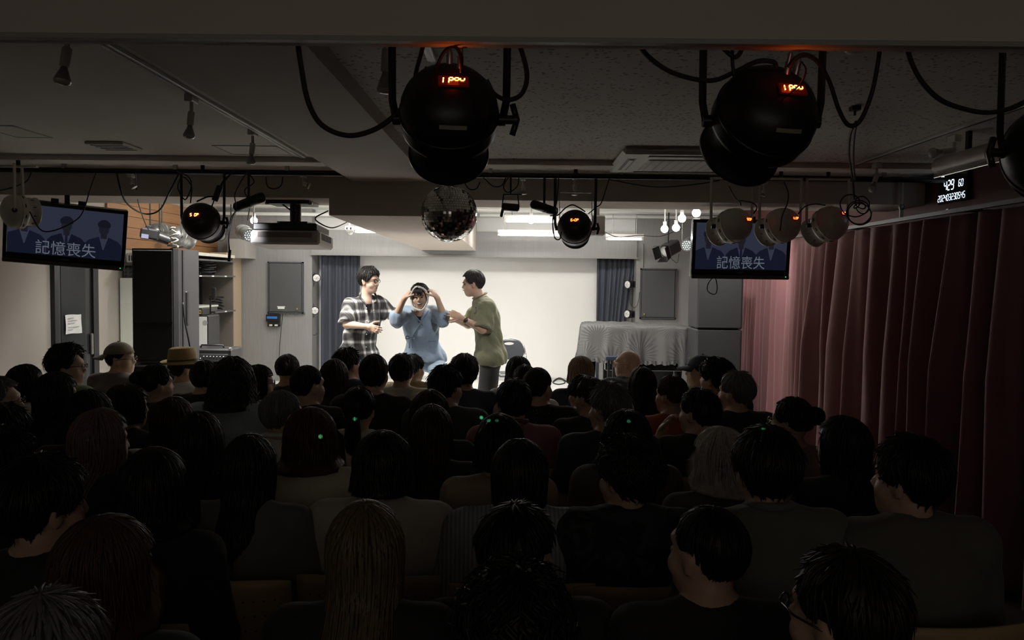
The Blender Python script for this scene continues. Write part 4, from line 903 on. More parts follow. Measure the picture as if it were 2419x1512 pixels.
# ------------------------------------------------------------------ covered grand piano
def fern_mat():
    m = mat('fern_cloth', (.3, .3, .29), .9); nt = m.node_tree; b = nt.nodes['Principled BSDF']; tc = nt.nodes.new('ShaderNodeTexCoord')
    v = nt.nodes.new('ShaderNodeTexVoronoi'); v.inputs['Scale'].default_value = 3.2; nt.links.new(tc.outputs['Object'], v.inputs[0])
    su = nt.nodes.new('ShaderNodeVectorMath'); su.operation = 'SUBTRACT'; nt.links.new(tc.outputs['Object'], su.inputs[0]); nt.links.new(v.outputs['Position'], su.inputs[1])
    sx = nt.nodes.new('ShaderNodeSeparateXYZ'); nt.links.new(su.outputs[0], sx.inputs[0])
    at2 = nt.nodes.new('ShaderNodeMath'); at2.operation = 'ARCTAN2'; ad0 = nt.nodes.new('ShaderNodeMath'); ad0.operation = 'ADD'; ad0.inputs[1].default_value = .07
    nt.links.new(sx.outputs['Z'], ad0.inputs[0]); nt.links.new(ad0.outputs[0], at2.inputs[0]); nt.links.new(sx.outputs['X'], at2.inputs[1])
    mu = nt.nodes.new('ShaderNodeMath'); mu.operation = 'MULTIPLY'; mu.inputs[1].default_value = 26; nt.links.new(at2.outputs[0], mu.inputs[0])
    si = nt.nodes.new('ShaderNodeMath'); si.operation = 'SINE'; nt.links.new(mu.outputs[0], si.inputs[0])
    le = nt.nodes.new('ShaderNodeMapRange'); le.inputs[1].default_value = .10; le.inputs[2].default_value = .72; le.inputs[3].default_value = 1; le.inputs[4].default_value = 0; nt.links.new(v.outputs['Distance'], le.inputs[0])
    m2 = nt.nodes.new('ShaderNodeMath'); m2.operation = 'MULTIPLY'; nt.links.new(si.outputs[0], m2.inputs[0]); nt.links.new(le.outputs[0], m2.inputs[1])
    cr = nt.nodes.new('ShaderNodeValToRGB'); cr.color_ramp.elements[0].position = 0; cr.color_ramp.elements[0].color = (.10, .098, .096, 1); cr.color_ramp.elements[1].position = .4; cr.color_ramp.elements[1].color = (.05, .05, .05, 1)
    nt.links.new(m2.outputs[0], cr.inputs[0]); nt.links.new(cr.outputs[0], b.inputs['Base Color']); return m
M_fern = fern_mat()
pn = thing('grand_piano', 'grand piano under a grey fern-patterned frilled cover at right of stage', 'piano', (1.35, 9.9, .22))
zt_ = 1.235
corn = [(at(1366, 770, 9.45).x + .09, 9.45), (at(1500, 774, 9.3).x, 9.3), (at(1618, 776, 9.25).x, 9.25), (at(1638, 776, 9.45).x, 9.5), (1.98, 9.95), (1.7, 10.35), (1.3, 10.55), (.85, 10.5), (.77, 10.0)]
loop = catmull(np.array([(x, y, 0) for x, y in corn + corn[:2]]), 22)[:22 * len(corn)][:, :2]
n = len(loop); cen = loop.mean(0); V = []; F = []
rows = [(.0, zt_ + .004), (.5, zt_ + .003), (.93, zt_ + .002), (.985, zt_ - .004), (1.0, zt_ - .02)]
per = np.arange(n)
for sc_, z in rows: V += [(*(cen + (p - cen) * sc_), z + (.004 * math.sin(k * .7) if sc_ > .9 else 0)) for k, p in enumerate(loop)]
drops = 9
for j in range(1, drops + 1):
    t_ = j / drops
    for k, p in enumerate(loop):
        d = _nrm(p - cen); w = (.012 + .03 * t_) * (math.sin(k * .62 + 1.5 * math.sin(k * .11)) + .5 * math.sin(k * 1.37)) * .6; q = p + d * (w + .02 * t_)
        dep = .33 + .05 * math.sin(k * .045 + .6) + (.05 if 40 < k % n < 75 else 0)
        if j == drops: q = q + d * .012 * math.sin(k * 2.4)
        V.append((q[0], q[1], zt_ - .02 - dep * t_ + (.008 * math.sin(k * 2.4 + 1) if j == drops else 0)))
nr = len(rows) + drops
for j in range(nr - 1):
    for k in range(n): F.append([j * n + k, j * n + (k + 1) % n, (j + 1) * n + (k + 1) % n, (j + 1) * n + k])
cv = raw('cover', V, F, M_fern, pn, smooth=True)
# ruffle along the hem
fr = MB()
V2 = []; F2 = []
for k in range(n * 2):
    p = np.array(V[(nr - 1) * n + (k // 2) % n]) if k % 2 == 0 else (np.array(V[(nr - 1) * n + (k // 2) % n]) + np.array(V[(nr - 1) * n + (k // 2 + 1) % n])) / 2
    d = _nrm(np.r_[p[:2] - cen, 0]); w = .016 * math.sin(k * 1.9)
    V2 += [p + np.array([0, 0, .012]), p + d * w + np.array([0, 0, -.035 + .008 * math.sin(k * .9)])]
m = n * 2
for k in range(m): a = 2 * k; b = 2 * ((k + 1) % m); F2.append([a, b, b + 1, a + 1])
raw('frill', V2, F2, M_fern, cv, smooth=True)
case = [tuple(cen + (p - cen) * .93) for p in loop[::6]]
MB().prism(case, .86, 1.2, 'xy').build('case', M_bezel, pn)
for x, y in ((at(1396, 850, 9.6).x, 9.62), (at(1600, 850, 9.5).x, 9.5), (1.25, 10.35)): MB().lathe([(0, 0), (.035, 0), (.03, .05), (.06, .5), (.06, .66), (0, .66)], (x, y, .22), (0, 0, 1), 14).build('leg', M_bezel, pn)
MB().bb(1.0, 1.9, 9.34, 9.42, .72, .88, bev=.01).build('key_slip', M_bezel, pn); MB().bb(1.02, 1.92, 9.75, 10.25, .26, .9, bev=.01).build('lower_body', M_black, pn)
# things under and beside the piano
c = at(1425, 888, 8.9); t = thing('monitor_wedge', 'black floor monitor wedge left of the bald man', 'speaker', (c.x, 9.0, .22)); MB().prism([(8.8, .22), (9.25, .22), (9.25, .62), (9.0, .66), (8.8, .36)], c.x - .2, c.x + .22, 'yz').build('cabinet', M_black, t); MB().prism([(8.795, .38), (8.99, .65), (8.98, .655), (8.785, .385)], c.x - .18, c.x + .2, 'yz').build('grille', mat('speaker_grille', (.006, .006, .006), .8), t)
t = thing('keyboard_stand', 'black tubular stand beside the piano behind the bald man', 'stand', at(1445, 880, 9.0)); c = at(1443, 860, 9.0)
for px in (1438, 1450): p = at(px, 850, 9.0); MB().bb(p.x - .012, p.x + .012, 8.99, 9.02, .22, p.z + .03).build('post', M_blackm, t)
p = at(1444, 846, 9.0); MB().box((p.x, 9.0, p.z), (.13, .05, .05), bev=.01).build('head_block', mat('blue_black', (.02, .025, .05), .4), t)
cable('coiled black cable lying on the stage floor in front of the screen', [(1305, 904, 10.2), (1318, 896, 10.2), (1330, 898, 10.2), (1334, 905, 10.1), (1318, 908, 10.0), (1306, 903, 10.0), (1322, 893, 10.1), (1345, 906, 10.1)], .008)

# ------------------------------------------------------------------ folding chair on the stage
cx_, cy_ = at(1209, 850, 9.5).x, 9.5; fc = thing('folding_chair', 'black folding chair with a handle slot standing on the stage', 'chair', (cx_, cy_, .22)); B = rotm(0, 0, 12); T = np.array([cx_, cy_, .22])
path = [(-.21, -.20, .0), (-.20, .0, .35), (-.20, .14, .62), (-.17, .185, .76), (-.10, .20, .815), (0, .205, .83), (.10, .20, .815), (.17, .185, .76), (.20, .14, .62), (.20, .0, .35), (.21, -.20, .0)]
MB(B, T).tube(path, .011, n=8, spline=6).build('front_frame', M_chrome, fc)
MB(B, T).tube([(-.18, .22, .0), (-.17, -.02, .40), (-.17, -.16, .44)], .010, n=8, spline=5).build('rear_leg', M_chrome, fc); MB(B, T).tube([(.18, .22, .0), (.17, -.02, .40), (.17, -.16, .44)], .010, n=8, spline=5).build('rear_leg', M_chrome, fc)
pb = []
for k in range(28):
    a_ = k / 28 * 2 * math.pi; x = .185 * np.sign(math.cos(a_)) * abs(math.cos(a_)) ** .55; z = .115 * np.sign(math.sin(a_)) * abs(math.sin(a_)) ** .7; pb.append((x * (1 if z < 0 else .86 + .14 * (1 - z / .115)), z))
hole = [(.06 * math.cos(k / 28 * 2 * math.pi), .075 + .017 * math.sin(k / 28 * 2 * math.pi)) for k in range(28)]
V = []; F = []
for y in (0, .02):
    V += [(x, .165 + y - .3 * x * x + z * .1, .70 + z) for x, z in pb]; V += [(x, .165 + y - .3 * x * x + z * .1, .70 + z) for x, z in hole]
for k in range(28):
    k2 = (k + 1) % 28; F += [[k, k2, 28 + k2, 28 + k], [56 + k, 84 + k, 84 + k2, 56 + k2], [k, 56 + k, 56 + k2, k2], [28 + k, 28 + k2, 84 + k2, 84 + k]]
MB(B, T).add(V, F, False).build('backrest', mat('black_vinyl', (.03, .032, .036), .4), fc)
MB(B, T).box((0, -.03, .43), (.38, .36, .035), bev=.014).build('seat', mat('black_vinyl', (.03, .032, .036), .4), fc)

# ------------------------------------------------------------------ right wall: clock and rolled screen
a0 = 5.7; c = at(2225, 447, a0); ck = thing('digital_clock', 'black digital clock with glowing white digits on the dark red wall', 'clock', (XR - .02, a0, c.z - .1))
ya, yb = 5.52, 5.90
MB().bb(XR - .03, XR, ya, yb, c.z - .09, c.z + .15, bev=.005).build('case', M_bezel, ck)
def wall_digits(text, y, z, h, name):       # reads left to right from far to near, on the wall facing -x
    mb = MB()
    for q in digits(text, h, w=h * .5): mb.add([(XR - .0315, y - dx, z + dz) for dx, dz in q], [[0, 1, 2, 3]])
    mb.build(name, M_ledw, ck)
wall_digits('429', 5.755, c.z + .035, .065, 'time_digits'); wall_digits('60', 5.60, c.z + .035, .045, 'small_digits'); wall_digits('20240323', 5.78, c.z - .05, .042, 'date_digits'); wall_digits('0545', 5.60, c.z - .05, .042, 'clock_digits')
MB().bb(XR - .032, XR - .03, 5.82, 5.86, c.z + .10, c.z + .112).build('indicator', M_ledw, ck); MB().bb(XR - .032, XR - .03, 5.82, 5.85, c.z + .13, c.z + .14).build('indicator', M_ledw, ck)
t = thing('rolled_screen', 'rolled projection screen in a pale casing hung near the right wall', 'projection screen', (2.38, 3.6, 2.36)); z = 2.425
MB().cyl((2.36, 1.9, z), (2.36, 4.6, z), .05, n=20).build('casing', mat('screen_casing', (.42, .36, .33), .4), t); MB().bb(2.315, 2.325, 1.9, 4.58, z - .07, z - .045, bev=.003).build('bottom_bar', M_chrome, t)
for y in (2.4, 4.3): MB().bb(2.35, 2.37, y, y + .03, z + .04, ZC).build('hanger', M_blackm, t)
MB().cyl((2.44, 2.0, z + .075), (2.44, 4.2, z + .075), .008, n=8).build('rod', mat('copper_rod', (.5, .28, .18), .3, metal=.8), t)
t = thing('wall_pole', 'thin white pole standing above the curtain rail near the corner', 'pole', at(2133, 400, 5.9)); p = at(2133, 400, 6.1)
MB().cyl((p.x, 6.1, ZC), (p.x, 6.1, 2.24), .014, n=10).build('pole', mat('track_white', (.5, .49, .46), .4), t); MB().lathe([(.014, 0), (.02, -.01), (.02, -.03), (.012, -.05)], (p.x, 6.1, 2.36), (0, 0, 1), 12).build('joint', M_greym, t)

# ------------------------------------------------------------------ sculpting: smooth-union distance field -> one continuous surface
class Sculpt:
    def __init__(s, lo, hi, h):
        s.h = h; s.lo = np.array(lo, float); s.n = np.ceil((np.array(hi) - s.lo) / h).astype(int) + 1
        s.d = np.full(s.n, 1.0, np.float32)
        s.ax = [s.lo[i] + h * np.arange(s.n[i]) for i in range(3)]
    def _win(s, lo, hi, m):
        a = np.clip(np.floor((np.asarray(lo) - m - s.lo) / s.h).astype(int), 0, s.n); b = np.clip(np.ceil((np.asarray(hi) + m - s.lo) / s.h).astype(int) + 1, 0, s.n)
        if (b <= a).any(): return None
        sl = tuple(slice(a[i], b[i]) for i in range(3))
        g = np.meshgrid(*[s.ax[i][a[i]:b[i]] for i in range(3)], indexing='ij')
        return sl, np.stack(g, -1)
    def _put(s, sl, b, k, cut):
        a = s.d[sl]
        if cut: b = -b; h = np.clip(.5 - .5 * (b - a) / k, 0, 1); s.d[sl] = b * (1 - h) + a * h + k * h * (1 - h)
        else: h = np.clip(.5 + .5 * (b - a) / k, 0, 1); s.d[sl] = b * (1 - h) + a * h - k * h * (1 - h)
    def cap(s, a, b, ra, rb, k=.02, sc=None, cut=False, clip=False):
        """tapered limb from a to b; sc squashes it (e.g. (1,.7,1)); clip ends it flat at b"""
        a = np.asarray(a, float); b = np.asarray(b, float); r = max(ra, rb)
        w = s._win(np.minimum(a, b) - r, np.maximum(a, b) + r, k + 3 * s.h)
        if w is None: return s
        sl, P_ = w; sc_ = np.ones(3) if sc is None else np.asarray(sc, float)
        pa = (P_ - a) / sc_; ba = (b - a) / sc_; bb = max(ba.dot(ba), 1e-9)
        t = np.clip(pa @ ba / bb, 0, 1); d = np.linalg.norm(pa - t[..., None] * ba, axis=-1) - (ra + (rb - ra) * t)
        d = d * min(1.0, sc_.min() * 1.15)
        if clip: d = np.maximum(d, (P_ - b) @ _nrm(b - a))
        s._put(sl, d, k, cut); return s
    def ell(s, c, r, k=.02, rot=None, cut=False):
        c = np.asarray(c, float); r = np.asarray(r, float); m = r.max()
        w = s._win(c - m, c + m, k + 3 * s.h)
        if w is None: return s
        sl, P_ = w; q = P_ - c
        if rot is not None: q = q @ np.asarray(rot)
        k0 = np.linalg.norm(q / r, axis=-1); k1 = np.linalg.norm(q / (r * r), axis=-1) + 1e-9
        s._put(sl, k0 * (k0 - 1) / k1, k, cut); return s
    def plane_cut(s, p, nrm):
        """removes everything on the side the normal points to"""
        g = np.meshgrid(*s.ax, indexing='ij'); d = (g[0] - p[0]) * nrm[0] + (g[1] - p[1]) * nrm[1] + (g[2] - p[2]) * nrm[2]
        s.d = np.maximum(s.d, d.astype(np.float32)); return s
    def mesh(s):
        d = s.d; d[0], d[-1], d[:, 0], d[:, -1], d[:, :, 0], d[:, :, -1] = 1, 1, 1, 1, 1, 1
        ins = d < 0; n = np.array(d.shape) - 1
        cn = [ins[i:i + n[0], j:j + n[1], k:k + n[2]] for i in (0, 1) for j in (0, 1) for k in (0, 1)]
        cnt = sum(c.astype(np.int8) for c in cn); act = (cnt > 0) & (cnt < 8)
        I = np.argwhere(act); vid = np.full(act.shape, -1, np.int32); vid[act] = np.arange(len(I))
        acc = np.zeros((len(I), 3)); num = np.zeros(len(I))
        co = np.array([(i, j, k) for i in (0, 1) for j in (0, 1) for k in (0, 1)])
        vals = np.stack([d[I[:, 0] + c[0], I[:, 1] + c[1], I[:, 2] + c[2]] for c in co], 1)
        for a in range(8):
            for b in range(a + 1, 8):
                if np.abs(co[a] - co[b]).sum() != 1: continue
                va, vb = vals[:, a], vals[:, b]; m = (va < 0) != (vb < 0)
                t = np.where(m, va / np.where(m, va - vb, 1), 0)[:, None]
                acc += np.where(m[:, None], co[a] + t * (co[b] - co[a]), 0); num += m
        V = s.lo + s.h * (I + acc / num[:, None]); F = []
        for ax in range(3):
            e = [slice(None)] * 3; e2 = [slice(None)] * 3; e[ax] = slice(0, -1); e2[ax] = slice(1, None)
            A, Bq = ins[tuple(e)], ins[tuple(e2)]; E_ = np.argwhere(A != Bq)
            u, w = (ax + 1) % 3, (ax + 2) % 3
            ok = (E_[:, u] > 0) & (E_[:, w] > 0) & (E_[:, u] < n[u]) & (E_[:, w] < n[w]); E_ = E_[ok]
            def cell(du, dw):
                q = E_.copy(); q[:, u] += du; q[:, w] += dw; return vid[q[:, 0], q[:, 1], q[:, 2]]
            Q_ = np.stack([cell(-1, -1), cell(0, -1), cell(0, 0), cell(-1, 0)], 1)
            fl = A[E_[:, 0], E_[:, 1], E_[:, 2]]
            Q_[~fl] = Q_[~fl][:, ::-1]; F.append(Q_)
        return V, np.concatenate(F)
def smooth_mesh(V, F, it=2, lam=.5):
    n = len(V); a = F.ravel(); b = np.roll(F, -1, 1).ravel(); deg = np.bincount(a, minlength=n) + np.bincount(b, minlength=n)
    for _ in range(it):
        S = np.zeros_like(V)
        for c in range(3): S[:, c] = np.bincount(a, V[b, c], n) + np.bincount(b, V[a, c], n)
        V = V + lam * (S / deg[:, None] - V)
    return V
def normals(V, F):
    fn = np.cross(V[F[:, 2]] - V[F[:, 0]], V[F[:, 3]] - V[F[:, 1]]); N = np.zeros_like(V)
    for k in range(4):
        for c in range(3): N[:, c] += np.bincount(F[:, k], fn[:, c], len(V))
    return N / (np.linalg.norm(N, axis=1)[:, None] + 1e-9)
def folds(V, F, amp, seed, freq=14, dirn=(1, 1, .35)):
    rs = np.random.RandomState(seed); N = normals(V, F); w = np.zeros(len(V))
    for k in range(7):
        d = rs.normal(0, 1, 3) * np.array(dirn); d = d / np.linalg.norm(d) * freq * rs.uniform(.6, 2.2); w += np.abs(np.sin(V @ d + rs.uniform(0, 6) + 1.3 * np.sin(V @ rs.normal(0, 6, 3)))) * rs.uniform(.5, 1)
    w = w / 7 - .33
    return V + N * (amp * w)[:, None]

# ------------------------------------------------------------------ the human figure
def head_frame(yaw, pitch=0, roll=0):
    """columns: right, forward(face), up"""
    return rotm(pitch, roll, yaw)
def add_head(S, c, Hm, fine=True, k=1.0):
    c = np.asarray(c, float); L = lambda x, y, z: c + Hm @ (np.array([x, y, z]) * k)
    e = lambda p, r, kk=.012, cut=False, rot=None: S.ell(L(*p), np.array(r) * k, kk, Hm if rot is None else Hm @ rot, cut)
    e((0, -.012, .022), (.075, .092, .092), .02)
    e((0, .03, -.045), (.060, .062, .068), .03)
    e((0, .052, -.092), (.032, .032, .028), .03)                       # chin
    for sx in (-1, 1):
        e((sx * .040, .055, -.035), (.026, .026, .026), .02)           # cheek
        e((sx * .076, -.006, -.012), (.010, .020, .033), .008)         # ear
        e((sx * .084, -.014, .004), (.006, .014, .018), .006)
        if fine: e((sx * .030, .094, .006), (.017, .012, .011), .010, True)   # eye hollow
    e((0, .070, .030), (.052, .024, .020), .02)                        # brow
    S.cap(L(0, .086, .010), L(0, .103, -.024), .008 * k, .012 * k, .012)   # nose
    if fine:
        for sx in (-1, 1): e((sx * .011, .096, -.030), (.008, .009, .007), .006)
        e((0, .086, -.056), (.022, .010, .006), .008); e((0, .085, -.068), (.019, .010, .006), .008)
def add_hand(S, wr, d, pn, spread=.15, curl=(.25, .25, .3, .35), k=1.0, thumb=.8, side=1, kk=.006):
    """wr wrist, d pointing direction, pn palm normal; side=+1 puts the thumb on d x pn"""
    wr = np.asarray(wr, float); d = _nrm(d); pn = np.asarray(pn, float); pn = _nrm(pn - d * pn.dot(d)); t = np.cross(d, pn) * side
    pc = wr + d * .048 * k
    S.ell(pc, np.array([.040, .046, .015]) * k, .012, np.stack([t, d, pn], 1))
    S.cap(wr - d * .01, wr + d * .03 * k, .024 * k, .027 * k, .014)
    for i, (o, L) in enumerate(((.029, .070), (.010, .078), (-.010, .072), (-.028, .058))):
        b = wr + d * .085 * k + t * o * k - d * abs(o - .005) * .25; dd = _nrm(d + t * o * spread * 12); ang = curl[i]; p = b
        for j, f in enumerate((.42, .33, .25)):
            a = ang * (j + .6); di = dd * math.cos(a) + pn * math.sin(a); q = p + di * L * f * k
            S.cap(p, q, (.0092 - .0009 * j) * k, (.0086 - .0009 * j) * k, kk); p = q
    b = wr + d * .028 * k + t * .030 * k; p = b; td = _nrm(t * thumb + d * .75 + pn * .35)
    for j, L in enumerate((.040, .030, .024)):
        q = p + td * L * k; S.cap(p, q, (.0125 - .0015 * j) * k, (.0115 - .0015 * j) * k, .008); p = q; td = _nrm(td + d * .35 + pn * .15)
def figure(J, vox, pad=.12, hands=None, fine=True, fem=False):
    """J: joint dictionary -> one continuous body surface"""
    pts = np.array([v for k_, v in J.items() if k_ not in ('Hm', 'k', 'sq')]); pad = max(pad, .24)
    S = Sculpt(pts.min(0) - pad, pts.max(0) + pad, vox); k = J.get('k', 1.0); w = .9 if fem else 1.0
    for a, b, ra, rb in (('pelvis', 'waist', .125, .115), ('waist', 'chest', .115, .135)): S.cap(J[a], J[b], ra * k * w, rb * k * w, .05, sc=J.get('sq', (1, .72, 1)))
    S.cap(J['chest'], (np.array(J['chest']) + np.array(J['neck'])) / 2, .135 * k * w, .09 * k * w, .05, sc=J.get('sq', (1, .72, 1)))
    S.cap(J['neck'], np.array(J['head']) - np.array(J['Hm']) @ np.array([0, .012, .03]), .055 * k * w, .050 * k * w, .035)
    for s in 'LR':
        S.cap(J['neck'] - np.array([0, 0, .03]), J['sh' + s], .05 * k, .058 * k * w, .04)
        S.cap(J['sh' + s], J['el' + s], .052 * k * w, .040 * k * w, .03)
        S.cap(J['el' + s], J['wr' + s], .041 * k * w, .025 * k * w, .02)
        S.cap(J['pelvis'], J['hp' + s], .10 * k, .098 * k, .05)
        S.cap(J['hp' + s], J['kn' + s], .088 * k, .056 * k, .03)
        kn, an = np.array(J['kn' + s]), np.array(J['an' + s]); mid = kn + (an - kn) * .35
        S.cap(kn, mid, .056 * k, .056 * k, .03); S.cap(mid, an, .056 * k, .036 * k, .03)
        to = np.array(J['to' + s]); S.cap(an - np.array([0, 0, .02]), to, .036 * k, .030 * k, .02)
    add_head(S, J['head'], J['Hm'], fine, k * (.97 if fem else 1.0))
    for s in 'LR':
        h = (hands or {}).get(s)
        if h is None:
            d = _nrm(np.array(J['wr' + s]) - np.array(J['el' + s])); h = dict(d=d, pn=(0, 0, -1), side=-1 if s == 'L' else 1)
        add_hand(S, J['wr' + s], **{**h, 'k': k * (.92 if fem else 1.0), 'kk': .006 if vox < .008 else .009})
    V, F = S.mesh(); return smooth_mesh(V, F, 2, .4), F
def shirt(J, vox, infl=.018, sleeve=.7, hem=None, fem=False, seed=1, long=False, flare=.02, amp=.012, freq=16, hemdrop=0, sleeve_r=0, ai=.55, hips=False, rounded=False, sag=0.0):
    pts = np.array([v for k_, v in J.items() if k_ not in ('Hm', 'k', 'sq')]); S = Sculpt(pts.min(0) - .26, pts.max(0) + .26, vox); k = J.get('k', 1.0); w = .9 if fem else 1.0; sq = J.get('sq', (1, .72, 1))
    hemp = np.array(J['pelvis']) if hem is None else np.array(hem)
    S.cap(J['waist'], hemp, .115 * k * w + infl, .125 * k * w + infl + flare, .05, sc=sq, clip=True)
    S.cap(J['waist'], J['chest'], .115 * k * w + infl, .135 * k * w + infl, .05, sc=sq)
    S.cap(J['chest'], (np.array(J['chest']) + np.array(J['neck'])) / 2, .135 * k * w + infl, .085 * k * w + infl * .9, .05, sc=sq)
    for s in 'LR':
        ia = infl * ai
        S.cap(J['neck'] - np.array([0, 0, .035]), J['sh' + s], .05 * k + ia * .3, .056 * k * w + ia, .04)
        a, b = np.array(J['sh' + s]), np.array(J['el' + s])
        if hips: S.cap(J['pelvis'], J['hp' + s], .098 * k + infl * .85, .098 * k + infl * .85, .06)
        if sag:
            e = a + (b - a) * sleeve; S.cap(a + (b - a) * .35, e + np.array([0, 0, -sag]), .045 * k + ia, .04 * k + ia, .04)
        if long:
            S.cap(a, b, .054 * k * w + ia, .044 * k * w + ia, .03); wv = np.array(J['wr' + s]); S.cap(b, b + (wv - b) * .95, .044 * k * w + ia, .030 * k * w + ia * .6, .02, clip=True)
        else: S.cap(a, a + (b - a) * sleeve, .053 * k * w + ia, .048 * k * w + ia + sleeve_r, .03, clip=not rounded)
    if hips: S.plane_cut(hemp, (0, 0, -1))
    nk = np.array(J['neck']) + np.array([0, .02, .035]); S.ell(nk, (.062 * k, .066 * k, .05), .012, cut=True)
    V, F = S.mesh(); V = smooth_mesh(V, F, 2, .45)
    if amp: V = folds(V, F, amp, seed, freq); V = smooth_mesh(V, F, 1, .3)
    return V, F
def trousers(J, vox, infl=.016, to=.97, seed=2, wide=0.0, shorts=False):
    pts = np.array([v for k_, v in J.items() if k_ not in ('Hm', 'k', 'sq')]); S = Sculpt(pts.min(0) - .2, pts.max(0) + .2, vox); k = J.get('k', 1.0)
    S.cap(J['waist'], J['pelvis'], .112 * k + infl, .125 * k + infl, .05, sc=J.get('sq', (1, .72, 1)))
    for s in 'LR':
        S.cap(J['pelvis'], J['hp' + s], .10 * k + infl, .10 * k + infl, .05); S.cap(J['hp' + s], J['kn' + s], .09 * k + infl, .062 * k + infl + wide, .04); kn, an = np.array(J['kn' + s]), np.array(J['an' + s])
        S.cap(kn, kn + (an - kn) * to, .062 * k + infl + wide, .048 * k + infl + wide, .03, clip=True)
    S.plane_cut(np.array(J['pelvis']) * .75 + np.array(J['waist']) * .25, (0, 0, 1))
    V, F = S.mesh(); V = smooth_mesh(V, F, 2, .45); V = folds(V, F, .010, seed, 14); return V, F

# ------------------------------------------------------------------ hair: scalp shell plus modelled locks, in head coordinates (face +Y)
def hair_mesh(style, seed=1):
    q = random.Random(seed); rs = np.random.RandomState(seed)
    P_ = dict(vol=.018, front=58, side=98, back=136, drop=0.0, flare=0.0, locks=260, lw=.007, jit=.006, lift=.004, window=55, curl=0.0, tip=.0, part=False)
    P_.update({
        'short': dict(lift=.008, locks=320, lw=.006), 'crop': dict(vol=.012, locks=220, jit=.003, lift=.002, lw=.005), 'buzz': dict(vol=.007, side=92, back=130, locks=420, lw=.0035, jit=.0015, lift=.0015),
        'full': dict(vol=.026, side=104, back=138, locks=440, jit=.006, lift=.009, lw=.0055, front=66), 'sleek': dict(vol=.026, side=100, back=136, locks=420, jit=.003, lift=.003, lw=.005, front=60), 'spiky': dict(vol=.016, locks=340, jit=.010, lift=.014, lw=.006),
        'curly': dict(vol=.028, side=104, back=138, locks=520, jit=.012, lift=.010, curl=.012, lw=.006, front=62), 'bob': dict(vol=.024, drop=.085, flare=.10, locks=420, lw=.007, jit=.005, front=76),
        'bobflip': dict(vol=.022, drop=.12, flare=.16, locks=440, tip=.03, front=76), 'long': dict(vol=.020, drop=.33, flare=.12, locks=520, lw=.008, front=74), 'longstraight': dict(vol=.018, drop=.40, flare=.04, locks=560, lw=.007, jit=.004, front=74),
        'wavy': dict(vol=.032, drop=.14, flare=.25, locks=560, lw=.009, jit=.012, curl=.010, front=74), 'updo': dict(vol=.015, back=118, side=100, locks=300, jit=.003, lw=.006), 'pony': dict(vol=.014, back=122, side=100, locks=280, jit=.003, lw=.006)}[style])
    R0 = np.array([.076 + P_['vol'], .092 + P_['vol'], .096 + P_['vol']]); C = np.array([0, -.012, .022])
    ss = lambda x, a, b: max(0, min(1, (x - a) / (b - a))) ** 2 * (3 - 2 * max(0, min(1, (x - a) / (b - a))))
    def ends(ph):                                                    # ph in degrees from the front, 0..180
        f, sd, bk = P_['front'], P_['side'], P_['back']
        if P_['drop'] > 0:
            w = ss(ph, P_['window'] - 6, P_['window'] + 10); return f * (1 - w) + 96 * w, P_['drop'] * w
        th = f + (sd - f) * ss(ph, 32, 72); th = th + (bk - sd) * ss(ph, 84, 128); return th, 0.0
    fr = [(rs.randint(5, 40), rs.uniform(0, 6.3), rs.uniform(.3, 1)) for _ in range(6)]
    def surf(phi, u, off=0.0):
        ph = abs((math.degrees(phi) + 180) % 360 - 180); th_e, dr = ends(ph); Lp = math.radians(th_e) * .105; Lt = Lp + dr; s = u * Lt
        th = min(s, Lp) / .105; p = C + (R0 + off - (0 if dr or P_['drop'] else P_['vol'] * .7 * ss(u, .55, 1.0) * ss(ph, 50, 80))) * np.array([math.sin(th) * math.sin(phi), math.sin(th) * math.cos(phi), math.cos(th)])
        if s > Lp:
            v = s - Lp; k = 1 + P_['flare'] * v / max(dr, .01) - .10 * ss(v, .0, .12) * (1 if dr > .2 else .3); hx, hy = p[0] - C[0], p[1] - C[1]
            p = np.array([C[0] + hx * k, C[1] + hy * k - .085 * ss(v, .06, .22) * (.3 + .7 * ss(-hy / .1, -.3, .5)), p[2] - v]); p[:2] += _nrm([hx, hy, 0])[:2] * P_['tip'] * ss(v / max(dr, .01), .7, 1)
        return p
    nphi, nu = 72, 22; V = []; F = []
    for j in range(nu + 1):
        for i in range(nphi):
            phi = 2 * math.pi * i / nphi; g = sum(a * math.sin(f * phi + b) for f, b, a in fr) * .0012 * min(1, 3 * j / nu)
            V.append(surf(phi, max(j / nu, .01), g))
    V = [np.array(v) for v in V]
    for j in range(nu):
        for i in range(nphi): a = j * nphi; F.append([a + i, a + nphi + i, a + nphi + (i + 1) % nphi, a + (i + 1) % nphi])
    m = len(V)                                                       # close the hem inwards
    for i in range(nphi):
        p = V[nu * nphi + i]; w = p - np.array([0, -.012, p[2]]); V.append(p - w * .28 + np.array([0, 0, .012]))
    for i in range(nphi): F.append([nu * nphi + i, m + i, m + (i + 1) % nphi, nu * nphi + (i + 1) % nphi])
    def lock(pts, w, thick=.45):
        n = len(pts); base = len(V); T = np.gradient(pts, axis=0)
        for i in range(n):
            z = _nrm(T[i]); o = _nrm(pts[i] - C * np.array([1, 1, 0]) - np.array([0, 0, pts[i][2]]) + 1e-6); x = np.cross(z, o); x = _nrm(x) if np.linalg.norm(x) > 1e-6 else np.array([1., 0, 0]); y = np.cross(x, z)
            r = w * (1 - .85 * (i / (n - 1)) ** 2) * (.6 + .4 * min(1, i / 1.5)); V.extend([pts[i] - x * r, pts[i] + y * r * thick, pts[i] + x * r, pts[i] - y * r * thick])
        for i in range(n - 1):
            for k in range(4): F.append([base + 4 * i + k, base + 4 * i + (k + 1) % 4, base + 4 * i + 4 + (k + 1) % 4, base + 4 * i + 4 + k])
